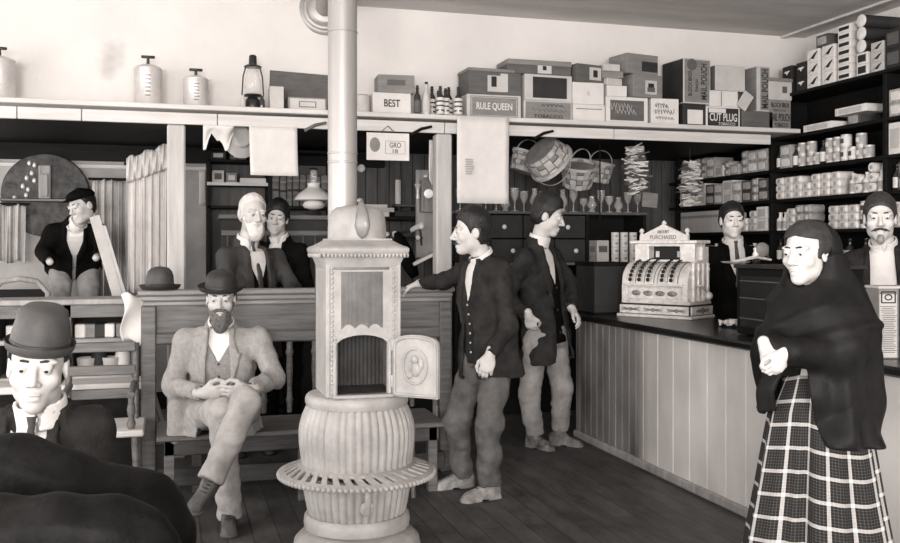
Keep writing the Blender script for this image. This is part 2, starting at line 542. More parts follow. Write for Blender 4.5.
# ---- the long high shelf over the alcove
t = thing('wall_shelf', 'long painted plank shelf running across the back of the shop, holding boxes and canisters', 'shelf', (0, 0, 2.47))
part('shelf_board', bb(XL + .02, 5.12, 6.94, YU, 0, .035, .004), M_whitewood, t)
b = MB()
for x0, x1 in ((XL + .02, -1.03), (-1.024, -.62), (-.614, .29), (.296, 1.98), (1.986, 3.4), (3.406, 4.86)): bb(x0, x1, 6.99, 7.02, -.10, -.018, .003, mb=b)
part('fascia', b, M_whitewood, t)
for px in (312, 418, 540):
    q = AY(px, 122, 7.0)
    b = MB(); b.tube([(q.x + .10, 6.97, -.055), (q.x + .02, 6.965, -.075), (q.x - .06, 6.97, -.12)], [.010, .012, .012], 8, flat=1)
    part('hook', b, M_settle if px == 312 else M_darkwood, t, 60)
for x, lab in ((.009, 'pale square post left of the white-bearded old man, holding up the shelf'), (1.98, 'pale square post behind the leaning young man, holding up the shelf')):
    b = MB(); b.box((0, 0, 1.183), (.125, .125, 2.366), .012)
    solid('wooden_post', b, mat('post_paint', .42, rough=.6, var=.2, scale=3, stretch=(6, 6, .6)), lab, 'post', (x, 7.05, 0.001))

# ---- counter
t = thing('shop_counter', 'long white boarded shop counter with a dark top running to the back on the right', 'counter', (3.04, 4.6, 0))
b = MB()
y = 2.4
rnd = random.Random(4)
while y < 6.9:
    w = .105 if y > 5.75 else .20
    w = min(w, 6.93 - y)
    bb(0, .025, y - 4.6 + .0022, y - 4.6 + w - .0022, .05, .94, .005, mb=b); y += w
o = part('front_boards', b, counter_paint(), t)
for v in o.data.vertices: v.co.y += 4.6
o.location.y = -4.6
part('carcass', bb(.022, .80, -2.2, 2.33, .02, .935), M_darkwood, t)
part('countertop', bb(-.05, .86, -2.22, 2.36, .935, .98, .01), mat('countertop', .008, rough=.28, var=.4, scale=5, stretch=(8, 1, 1), spec=.5), t)
part('base_moulding', bb(-.02, .03, -2.2, 2.34, 0, .06, .012), M_greywood, t)
solid('duckboard', bb(-.36, .36, -2.0, 2.2, 0, .1, .01), M_darkwood, 'dark duckboard platform on the floor behind the counter', 'platform', (4.36, 5.2, 0))

# ---- settle
SY = 6.13
t = thing('wooden_settle', 'long dark wooden settle with spindle back that the suited man sits on', 'settle', (.72, 5.85, 0))
def S(x0, x1, y0, y1, z0, z1, b=.006, mb=None): return bb(x0 - .72, x1 - .72, y0 - 5.85, y1 - 5.85, z0, z1, b, mb)
b = S(-.22, 1.80, SY - .04, SY + .10, 1.20, 1.235, .01); S(-.20, 1.79, SY - .02, SY + .08, 1.165, 1.20, .01, b); S(-.19, 1.78, SY - .01, SY + .06, 1.135, 1.165, .008, b)
part('top_rail', b, mat('settle_rail', .19, rough=.4, var=.25, scale=3, stretch=(1, 9, 9), bump=.1, bscale=10), t)
part('back_panel', S(-.12, 1.76, SY + .01, SY + .045, .965, 1.14), M_settle, t)
part('lower_rail', S(-.12, 1.76, SY - .012, SY + .055, .895, .968, .01), M_settle, t)
x = .06
while x < 1.72:
    b = MB()
    pr = [(.016, .44), (.018, .50), (.024, .52), (.018, .54), (.015, .60), (.022, .72), (.018, .80), (.025, .82), (.025, .83), (.019, .85), (.020, .90)]
    b.lathe(pr, (x - .72, SY + .02 - 5.85, 0), 12)
    part('spindle', b, M_settle, t, 50); x += .162
part('seat', S(-.10, 1.60, 5.58, 6.12, .40, .43, .008), M_settle, t)
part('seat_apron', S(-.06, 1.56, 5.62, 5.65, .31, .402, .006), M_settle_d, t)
part('end_post', S(-.20, -.11, SY - .03, SY + .05, 0, 1.14, .008), M_settle, t)
part('end_post', S(1.70, 1.78, SY - .03, SY + .05, 0, 1.14, .008), M_settle, t)
for x0, y0 in ((-.06, 5.62), (1.49, 5.62), (.70, 5.62), (.10, 6.0)):
    part('leg', S(x0, x0 + .06, y0, y0 + .06, 0, .41, .006), M_settle, t)
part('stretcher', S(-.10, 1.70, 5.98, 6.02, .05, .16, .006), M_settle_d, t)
b = MB(); b.tube([(1.37 - .72, 5.52 - 5.85, 0.0), (1.37 - .72, 5.55 - 5.85, .40)], [.014, .016], 10)
part('brace', b, M_settle, t, 60)
# ================================================================ stove
M_iron = mat('stove_iron', .31, rough=.5, var=.22, scale=8, bump=.25, bscale=70, spec=.4, detail=8)
M_iron_d = mat('stove_inside', .05, rough=.8, var=.4, scale=10)
M_pipe = mat('stovepipe_metal', .34, rough=.42, var=.10, scale=3, stretch=(2, 2, .4), metal=.35, bump=.04, bscale=20)
sp = PD(357, 500, 4.6)
SX, SYv = sp.x, sp.y
t = thing('pot_belly_stove', 'tall pale cast-iron stove with an open fire door standing in the middle of the shop', 'stove', (SX, SYv, 0))
# feet and base
b = MB(); b.lathe([(.30, .03), (.31, .05), (.30, .10), (.27, .13), (.20, .145), (.17, .17)], seg=48)
part('base', b, M_iron, t, 40)
for k in range(4):
    a = PI / 4 + k * PI / 2
    b = MB(); b.tube([(.25 * math.cos(a), .25 * math.sin(a), .08), (.31 * math.cos(a), .31 * math.sin(a), .06), (.33 * math.cos(a), .33 * math.sin(a), 0)], [.04, .035, .03], 10)
    part('foot', b, M_iron, t, 60)
N = 240
def ribf(n, amp):
    def f(k, r, z):
        return r + amp * (abs(math.cos(PI * n * k / N)) ** .7 - .5)
    return f
b = MB()
b.lathe([(.236, .155), (.252, .160), (.256, .185), (.252, .215), (.240, .226)], seg=64)
part('bowl_flange', b, M_iron, t, 40)
b = MB()
b.lathe([(.225, .22), (.232, .24), (.240, .28), (.249, .33), (.255, .38), (.256, .42)], seg=N, rib=ribf(40, .015))
part('ash_bowl', b, M_iron, t, 50)
b = MB()   # draught plate low on the front
b.lathe([(.0, 0), (.035, 0), (.035, .012), (.02, .02), (0, .022)], (.0, -.246, .30), 16, ax=(0, -1, -.06))
b.box((0, -.262, .34), (.03, .02, .14), .008)
part('draught_plate', b, M_iron, t, 60)
# skirt ring: pierced plate between two rims
b = MB()
nseg = 36
zi, zo = .470, .425
def rp(r, a, z): return (r * math.cos(a), r * math.sin(a), z)
ri0, ri1, ro0, ro1 = .255, .285, .350, .372
def zr(r): return zi + (zo - zi) * (r - ri0) / (ro1 - ri0)
th = .014
vs, fs = [], []
SUB = 8
M_ = nseg * SUB
holes = [(ri0, ri1), (ri1, ro0), (ro0, ro1)]
for r in (ri0, ri1, ro0, ro1):
    for k in range(M_):
        a = 2 * PI * k / M_ + (0.10 if r == ro0 else 0) - (0.0 if r != ro1 else -0.0)
        vs.append(rp(r, a, zr(r)))
nv = len(vs)
vs += [(x, y, z - th) for x, y, z in vs]
for i in range(3):
    for k in range(M_):
        k2 = (k + 1) % M_
        hole = (i == 1 and (k % SUB) in (1, 2, 3, 4))
        A, B_, C_, D_ = i * M_ + k, i * M_ + k2, (i + 1) * M_ + k2, (i + 1) * M_ + k
        if not hole:
            fs.append((A, D_, C_, B_)); fs.append((nv + A, nv + B_, nv + C_, nv + D_))
        else:
            fs.append((A, B_, nv + B_, nv + A)); fs.append((D_, nv + D_, nv + C_, C_))
    if i == 1:
        for k in range(nseg):
            for e in (1, 5):
                A, D_ = i * M_ + k * SUB + e, (i + 1) * M_ + k * SUB + e
                fs.append((A, D_, nv + D_, nv + A) if e == 5 else (A, nv + A, nv + D_, D_))
for k in range(M_):
    k2 = (k + 1) % M_
    A, B_ = 3 * M_ + k, 3 * M_ + k2
    fs.append((A, nv + A, nv + B_, B_))
b.add(vs, fs)
ring = part('foot_rail', b, M_iron, t, 40)
b = MB()
for k in range(90):
    a = 2 * PI * k / 90
    b.ell(rp(.372, a, zr(.372) - .012), (.013, .013, .013), 8, 6)
part('beaded_rim', b, M_iron, ring, 180)
b = MB()
b.lathe([(.252, .44), (.262, .47), (.264, .50), (.272, .56), (.274, .62), (.268, .66), (.256, .70), (.242, .73), (.232, .745)], seg=N, rib=ribf(44, .014))
part('barrel', b, M_iron, t, 50)
b = MB()
b.lathe([(.225, .735), (.243, .742), (.249, .76), (.249, .775), (.243, .79), (.235, .797), (.215, .80)], seg=64)
part('waist_band', b, M_iron, t, 40)
# upper box: hollow, with an arched fire opening
HB = .177; Z0, Z1 = .80, 1.425
b = MB()
bb(-HB, -HB + .02, -HB, HB, Z0, Z1, .004, b); bb(HB - .02, HB, -HB, HB, Z0, Z1, .004, b); bb(-HB, HB, HB - .02, HB, Z0, Z1, .004, b)
ox0, ox1, oz0, oz1, arch = -.125, .110, .815, 1.055, .035
bb(-HB + .0195, ox0, -HB, -HB + .02, Z0, Z1, 0, b); bb(ox1, HB - .0195, -HB, -HB + .02, Z0, Z1, 0, b); bb(ox0, ox1, -HB, -HB + .02, Z0, oz0, 0, b)
pts = [(ox0, Z1), (ox0, oz1)]
for k in range(13):
    u = k / 12; pts.append((ox0 + (ox1 - ox0) * u, oz1 + arch * math.sin(PI * u) ** .6))
pts += [(ox1, Z1)]
pl = []
for k in range(len(pts[1:-1]) - 1):
    p0, p1 = pts[1 + k], pts[2 + k]
    b.prism([(p0[0], p0[1]), (p1[0], p1[1]), (p1[0], Z1), (p0[0], Z1)], -HB, -HB + .02)
part('upper_case', b, M_iron, t)
b = MB(); bb(-HB + .021, HB - .021, -HB + .021, HB - .021, Z0 - .01, Z0 + .012, 0, b)
# corrugated fire-brick lining behind the opening
for k in range(16):
    xx = -.15 + k * .02
    b.tube([(xx, HB - .03, Z0 + .01), (xx, HB - .03, 1.2)], .011, 8)
part('lining', b, M_iron_d, t)
b = MB()
for (a0, a1) in (((ox0 - .012, oz0), (ox0 - .012, oz1)), ((ox1 + .012, oz0), (ox1 + .012, oz1))): b.tube([(a0[0], -HB - .004, a0[1]), (a1[0], -HB - .004, a1[1])], .010, 8)
b.tube([(p[0], -HB - .004, p[1] + .008) for p in pts[1:-1]], .010, 8)
b.box(((ox0 + ox1) / 2, -HB - .014, oz0 - .008), (ox1 - ox0 + .05, .05, .016), .005)
part('door_frame', b, M_iron, t, 50)
b = MB()
for k in range(33): b.tube([(-.105 + k * .006, -HB - .001, 1.12 + .02 * abs(math.sin(k * .3))), (-.105 + k * .006, -HB - .001, 1.385)], .0026, 6)
b.box((-.01, -HB - .001, 1.40), (.26, .006, .012), .002)
part('fluted_panel', b, mat('sooty_iron', .13, rough=.6, var=.5, scale=7), t, 60)
for xx in (-.150, .142):
    b = MB()
    for k in range(27):
        b.ell((xx, -HB - .002, .825 + k * .0222), (.008, .007, .009), 8, 6)
    part('beaded_strip', b, M_iron, t, 60)
b = MB()
for zz in range(7):
    b.box((-.136, -HB - .001, .86 + zz * .036), (.010, .004, .022), .001, R=Matrix.Rotation(.6 if zz % 2 else -.6, 3, 'Y'))
part('leaf_ornament', b, M_iron, t, 60)
# open fire door, hinged on the right
dw, dh = .238, .29
hx, hy = ox1 + .03, -HB - .012
ang = math.radians(-47 - 16.15 + 20)
Md = Matrix.Translation((hx, hy, oz0 - .012)) @ Matrix.Rotation(ang, 4, 'Z')
b = MB(); b.M = Md
pl = [(0.0, 0), (dw, 0), (dw, dh - .05)] + [(dw / 2 + dw / 2 * math.cos(a), dh - .05 + .05 * math.sin(a) ** .7) for a in [PI * k / 12 for k in range(1, 12)]] + [(0, dh - .05)]
b.prism(pl, -.011, .011)
door = part('fire_door', b, M_iron, t, 40)
b = MB(); b.M = Md
n = len(pl)
cx, cz = dw / 2, dh / 2
ins = [(cx + (x - cx) * .90, cz + (z - cz) * .92) for x, z in pl]
for i in range(n):
    p0, p1 = ins[i], ins[(i + 1) % n]
    b.tube([(p0[0], -.013, p0[1]), (p1[0], -.013, p1[1])], .007, 8)
ov = [(cx + .062 * math.cos(a), -.013, cz + .082 * math.sin(a)) for a in [2 * PI * k / 24 for k in range(25)]]
b.tube(ov, .006, 8)
b.ell((cx, -.013, cz + .03), (.018, .012, .022), 10, 8); b.ell((cx + .004, -.012, cz - .015), (.026, .012, .034), 10, 8)
b.ell((cx - .03, -.012, cz - .04), (.02, .010, .02), 10, 8); b.ell((cx + .032, -.012, cz + .01), (.014, .01, .03), 10, 8)
part('relief', b, M_iron, door, 60)
b = MB()
for zz in (oz0 + .03, oz0 + .20): b.lathe([(.010, 0), (.012, .005), (.012, .05), (.010, .055)], (hx - .006, hy, zz), 12)
part('hinge', b, M_iron, t, 50)
# cornice and lid
b = MB()
def sq(r, z):
    return r, z
rows = [(.177, 1.40), (.186, 1.425), (.190, 1.435), (.196, 1.45), (.206, 1.462), (.214, 1.47), (.220, 1.482), (.220, 1.492), (.214, 1.500), (.196, 1.506), (.17, 1.520), (.150, 1.532), (.148, 1.54)]
K = 48
def sqpt(r, k):
    a = 2 * PI * k / K + PI / 4
    c, s_ = math.cos(a), math.sin(a)
    m = (abs(c) ** 14 + abs(s_) ** 14) ** (1 / 14)
    return r * c / m, r * s_ / m
vs = [(*sqpt(r, k), z) for r, z in rows for k in range(K)]
fs = [(i * K + k, i * K + (k + 1) % K, (i + 1) * K + (k + 1) % K, (i + 1) * K + k) for i in range(len(rows) - 1) for k in range(K)]
fs.append(tuple((len(rows) - 1) * K + k for k in range(K))); fs.append(tuple(range(K))[::-1])
b.add(vs, fs)
part('cornice', b, M_iron, t, 35)
b = MB()
for k in range(22):
    for sx, sy, dx, dy in ((0, -1, 1, 0), (-1, 0, 0, 1), (1, 0, 0, 1)):
        u = -.19 + k * .018
        b.ell((sx * .207 + dx * u, sy * .207 + dy * u, 1.462), (.008 if dx else .006, .006 if dx else .008, .013), 6, 5)
part('egg_moulding', b, M_iron, t, 180)
b = MB()
def lob(k, r, z): return r * (1 + .006 * (1 if (k % 8) == 0 else 0))
b.lathe([(.150, 1.525), (.148, 1.535), (.141, 1.54), (.140, 1.60), (.136, 1.64), (.124, 1.672), (.100, 1.69), (.055, 1.70), (.02, 1.702), (0, 1.702)], seg=64, rib=lob)
part('dome', b, M_iron, t, 40)
b = MB()   # swing handle, a long drop
b.tube([(-.004, -.105, 1.715), (-.004, -.128, 1.70), (-.004, -.148, 1.66), (-.004, -.155, 1.60), (-.004, -.150, 1.555), (-.004, -.146, 1.54)], [.010, .018, .032, .042, .026, .006], 16, flat=.55)
b.ell((-.004, -.10, 1.72), (.016, .013, .012), 10, 8)
part('lid_handle', b, mat('handle_iron', .18, rough=.3, var=.3, scale=8), t, 180)

# ---- stovepipe
pc = PD(342.5, 200, 4.74)
t = thing('stovepipe', 'thick pale metal stovepipe rising from the stove and turning into the back wall', 'stovepipe', (pc.x, pc.y, 1.62))
b = MB()
zt = 3.36
thm = AY(325, 8, YU)
el = [Vector((0, 0, 0)), Vector((0, 0, zt - 1.62 - .22))]
dirv = Vector((thm.x - pc.x, thm.y - pc.y, 0)); dl = dirv.length; dirv.normalize()
for k in range(1, 9):
    a = PI / 2 * k / 8
    el.append(Vector((0, 0, zt - 1.62 - .22)) + dirv * (.22 * (1 - math.cos(a))) + UP * (.22 * math.sin(a)))
el.append(dirv * (dl - .002) + UP * (zt - 1.62))
b.tube(el, .0725, 40)
part('pipe', b, M_pipe, t, 50)
for zz in (.30, .345, .95):
    b = MB(); b.lathe([(.0725, -.004), (.0755, -.002), (.0755, .004), (.0725, .006)], (0, 0, zz), 40)
    part('seam_ring', b, M_pipe, t, 50)
b = MB()
b.lathe([(.105, 0), (.205, .0), (.208, .008), (.198, .020), (.178, .024), (.170, .034), (.150, .040), (.135, .034), (.120, .046), (.105, .05)], tuple(dirv * (dl - .004) + UP * (zt - 1.62)), 48, ax=-dirv)
part('wall_collar', b, M_pipe, t, 40)
# ================================================================ people
M_skin = mat('skin', .50, rough=.55, var=.05, scale=9)
M_skin_dark = mat('weathered_skin', .40, rough=.55, var=.08, scale=12)
M_hair_dark = mat('dark_hair', .012, rough=.45, var=.4, scale=60, bump=.5, bscale=120)
M_hair_brown = mat('brown_hair', .04, rough=.5, var=.4, scale=60, bump=.5, bscale=120)
M_hair_grey = mat('grey_hair', .26, rough=.6, var=.4, scale=60, bump=.5, bscale=120)
M_hair_white = mat('white_hair', .62, rough=.7, var=.1, scale=50, bump=.4, bscale=120)
M_eye = mat('eyeball_white', .42, rough=.2, var=0)
M_iris = mat('iris_dark', .02, rough=.15, var=0)
M_black = mat('black_wool', .006, rough=.9, var=.25, scale=20, bump=.3, bscale=200, spec=.04)
M_char = mat('charcoal_wool', .026, rough=.9, var=.35, scale=14, bump=.45, bscale=150, spec=.06)
M_dgrey = mat('dark_grey_wool', .026, rough=.9, var=.35, scale=12, bump=.45, bscale=150, spec=.06)
M_tweed = mat('light_tweed', .29, rough=.85, var=.16, scale=40, bump=.5, bscale=160, spec=.2)
M_tweed2 = mat('pale_trouser_cloth', .33, rough=.85, var=.16, scale=18, bump=.4, bscale=120, spec=.2)
M_vestg = mat('grey_waistcoat_cloth', .22, rough=.85, var=.2, scale=60, bump=.4, bscale=200, spec=.2)
M_trou = mat('faded_work_trousers', .10, rough=.85, var=.45, scale=7, bump=.5, bscale=110, spec=.2)
M_trou2 = mat('pale_work_trousers', .25, rough=.85, var=.3, scale=7, bump=.5, bscale=110, spec=.2)
M_shirt = mat('white_shirt', .66, rough=.7, var=.06, scale=16, bump=.2, bscale=90)
M_tie = mat('dark_tie', .05, rough=.5, var=.3, scale=40)
M_shoe = mat('black_boot', .02, rough=.35, var=.5, scale=15, bump=.2)
M_shoe_dusty = mat('dusty_boot', .24, rough=.7, var=.5, scale=14, bump=.3)
M_felt = mat('dark_felt', .022, rough=.6, var=.2, scale=30, bump=.15, bscale=250)
M_felt2 = mat('brown_felt', .05, rough=.6, var=.2, scale=20, bump=.15, bscale=250)
M_feltband = mat('hat_band', .02, rough=.5, var=.1)
M_bone = mat('bone_button', .04, rough=.4, var=0)

def head_sdf(p, H, o=None):
    o = o or {}
    q = H.loc(p)
    ax = q.copy(); ax[:, 0] = np.abs(q[:, 0])
    jw = o.get('jaw', 1.0)
    d = elld(q, (0, -.014, .045), (.073, .094, .084))
    d = smin(d, elld(q, (0, .018, -.03), (.060 * jw, .070, .085)), .035)
    d = smin(d, elld(q, (0, .058, -.100), (.026 * jw, .026, .022)), .03)
    d = smin(d, elld(ax, (.042, -.005, -.06), (.018 * jw, .035, .03)), .03)
    d = smin(d, elld(ax, (.03, .074, .026), (.030, .018, .010)), .014)
    d = smin(d, elld(ax, (.044, .058, -.026), (.020, .022, .020)), .025)
    d = smax(d, -elld(ax, (.032, .100, .003), (.021, .020, .012)), .010)
    d = smin(d, capd(q, (0, .086, .018), (0, .111, -.030), .0085, .0125), .012)
    d = smin(d, elld(ax, (.013, .096, -.036), (.009, .012, .008)), .008)
    d = smax(d, -elld(ax, (.007, .106, -.044), (.004, .006, .004)), .003)
    d = smin(d, elld(q, (0, .082, -.064), (.023, .014, .0065)), .006)
    d = smin(d, elld(q, (0, .079, -.078), (.020, .014, .0075)), .006)
    d = smax(d, -elld(q, (0, .098, -.0712), (.024, .014, .0024)), .003)
    d = smin(d, elld(ax, (.032, .079, .003), (.0135, .0135, .0125)), .001)
    d = smin(d, elld(ax, (.032, .083, .0112), (.017, .0125, .0055)), .004)
    e = elld(ax, (.076, -.012, -.002), (.009, .020, .032))
    e = smax(e, -elld(ax, (.086, -.008, .002), (.007, .011, .019)), .006)
    d = smin(d, e, .008)
    return d * F4(H.s)

def hand_sdf(p, w, D, T, curl=.5, s=1.0, spread=.0, thumb=.5, right=False):
    """w wrist, D towards the fingers, T towards the thumb side, fingers curl to -z (z = T x D)."""
    D = Vector(D).normalized(); T = Vector(T); T = (T - D * T.dot(D)).normalized()
    Z = D.cross(T) if right else T.cross(D)
    fr = Fr(w, T, D, Z, s)
    q = fr.loc(p)
    d = capd(q, (0, -.03, 0), (0, .012, 0), .027, .026)
    pal = elld(q, (.0, .05, 0), (.043, .050, .017))
    d = smin(d, pal, .02)
    lens = (.072, .080, .076, .060)
    for i in range(4):
        x = .031 - .0205 * i
        b = Vector((x, .086 - (.006 if i in (0,) else .012 if i == 3 else 0), 0))
        sx = (1.5 - i) * spread
        a = .15
        pt = b
        seg = (.46, .30, .24)
        for k in range(3):
            a += curl * (0.75, 1.05, .8)[k] * (1 + .08 * i)
            n = pt + Vector((sx * lens[i] * seg[k], math.cos(a) * lens[i] * seg[k], -math.sin(a) * lens[i] * seg[k]))
            d = smin(d, capd(q, pt, n, .0098 - k * .0012, .0088 - k * .0012), .004)
            pt = n
    t0, t1 = Vector((.024, .022, -.006)), Vector((.050, .050, -.014))
    t2 = Vector((.050 + .012 * (1 - thumb), .078, -.020 - .016 * thumb)); t3 = Vector((.046 - .02 * thumb + .016 * (1 - thumb), .102, -.026 - .022 * thumb))
    d = smin(d, capd(q, t0, t1, .015, .012), .012)
    d = smin(d, capd(q, t1, t2, .0115, .0105), .004)
    d = smin(d, capd(q, t2, t3, .0102, .0085), .004)
    return d * F4(s)

def loft(lp, st, n=2.4):
    z = lp[:, 2]
    zs = [s[0] for s in st]
    w = np.interp(z, zs, [s[1] for s in st]); dp = np.interp(z, zs, [s[2] for s in st])
    cy = np.interp(z, zs, [s[3] if len(s) > 3 else 0 for s in st])
    k = (np.abs(lp[:, 0] / w) ** n + np.abs((lp[:, 1] - cy) / dp) ** n) ** (1 / n)
    d = (k - 1) * np.minimum(w, dp)
    return np.maximum(d, np.maximum(z - zs[-1], zs[0] - z)).astype(F4)

def bounds(pts, m):
    a = np.array([tuple(p) for p in pts])
    return a.min(0) - m, a.max(0) + m

def bowler(parent, H, off, m, tilt=0.15, name='bowler_hat', sc=1.0, lift=.055, band=True, side=0.0, crown=.105, brim=1.0):
    """a rounded crown with a rolled brim."""
    b = MB()
    R = Matrix.Rotation(tilt, 4, 'X') @ Matrix.Rotation(side, 4, 'Y')
    b.M = Matrix.Translation(-Vector(off)) @ H.mat4() @ Matrix.Translation((0, -.012, lift)) @ R @ Matrix.Scale(sc, 4)
    def rib(k, r, z):
        return r
    prof = [(.070, .002), (.112, .000), (.128, .010), (.136, .022), (.139, .024), (.138, .018), (.128, .002), (.112, -.006), (.090, -.006)]
    prof_c = [(.093, -.004), (.094, .02), (.093, .045), (.088, .07), (.076, crown - .018), (.055, crown - .004), (.028, crown + .002), (0.0, crown + .004)]
    prof = [(.09 + (r_ - .09) * brim if r_ > .09 else r_, z_) for r_, z_ in prof]
    sq = Matrix.Diagonal((.90, 1.10, 1, 1))
    M0 = b.M.copy(); b.M = M0 @ sq
    b.lathe(prof, seg=36); b.lathe(prof_c, seg=36)
    o = part(name, b, m, parent, 60)
    if band:
        b2 = MB(); b2.M = M0 @ sq
        b2.lathe([(.0935, -.002), (.0965, .0), (.0962, .026), (.0935, .028)], seg=36)
        part('hat_band', b2, M_feltband, o, 60)
    return o

def eyes(root, H, off, look=(0, 1, 0), brow=M_hair_dark, brows=True, closed=False):
    for sx in (-1, 1):
        b = MB()
        b.M = Matrix.Translation(-Vector(off)) @ H.mat4()
        if not closed:
            c = Vector((sx * .032, .0795, .0015))
            b.ell(c, (.0128, .0128, .0072), 14, 10)
            L = Vector(look).normalized()
            b.mi = 1
            R = Vector((0, 0, 1)).rotation_difference(L).to_matrix()
            b.ell(c + Vector((L.x * .0075, L.y * .0096, L.z * .004 + .0010)), (.0066, .0066, .0042), 12, 6, R)
            part('eye', b, [M_eye, M_iris], root, 180)
        if brows:
            b = MB(); b.M = Matrix.Translation(-Vector(off)) @ H.mat4()
            b.tube([(sx * .014, .0925, .0275), (sx * .030, .0920, .0300), (sx * .046, .080, .0265), (sx * .053, .068, .021)], [.0030, .0040, .0034, .002], 8)
            part('eyebrow', b, brow, root, 180)

def hair_f(H, ly=.005, lz=.082, th=.012, nape=-.06, puff=0.0, seed=3, side=0.0, temple=.04, vee=0.0):
    def f(p):
        q = H.loc(p)
        d = elld(q, (0, -.016, .045 + puff * .4), (.073 + th, .094 + th, .084 + th + puff))
        d = smin(d, elld(q, (0, -.028, -.002), (.075 + th * .45, .078 + th * .8, .082)), .02)
        d = d + F4(.0045) * waves(q * np.array((1, .5, .5), F4), 130, seed) + F4(.006) * waves(q, 50, seed + 1)
        ax = np.abs(q[:, 0])
        line = lz + .25 * np.maximum(ax - temple, 0) - .5 * np.maximum(ax - .058, 0) + side * q[:, 0] - vee * ax
        c1 = line - q[:, 2]
        yb = np.interp(q[:, 2], [-.08, -.045, -.03, -.015, .005, .03, .055, .075, .095], [-.05, -.035, -.012, .008, .020, .030, .048, .070, .095]) + (ly - .012)
        c2 = np.maximum(q[:, 1] - yb, nape - .012 - q[:, 2])
        aq = q.copy(); aq[:, 0] = ax
        ear = elld(aq, (.082, -.006, -.006), (.03, .023, .034))
        c = np.maximum(np.minimum(c1, c2), -ear)
        inner = elld(q, (0, -.016, .045), (.066, .086, .078))
        return np.maximum(smax(d, c, .012), -inner) * F4(H.s)
    return f

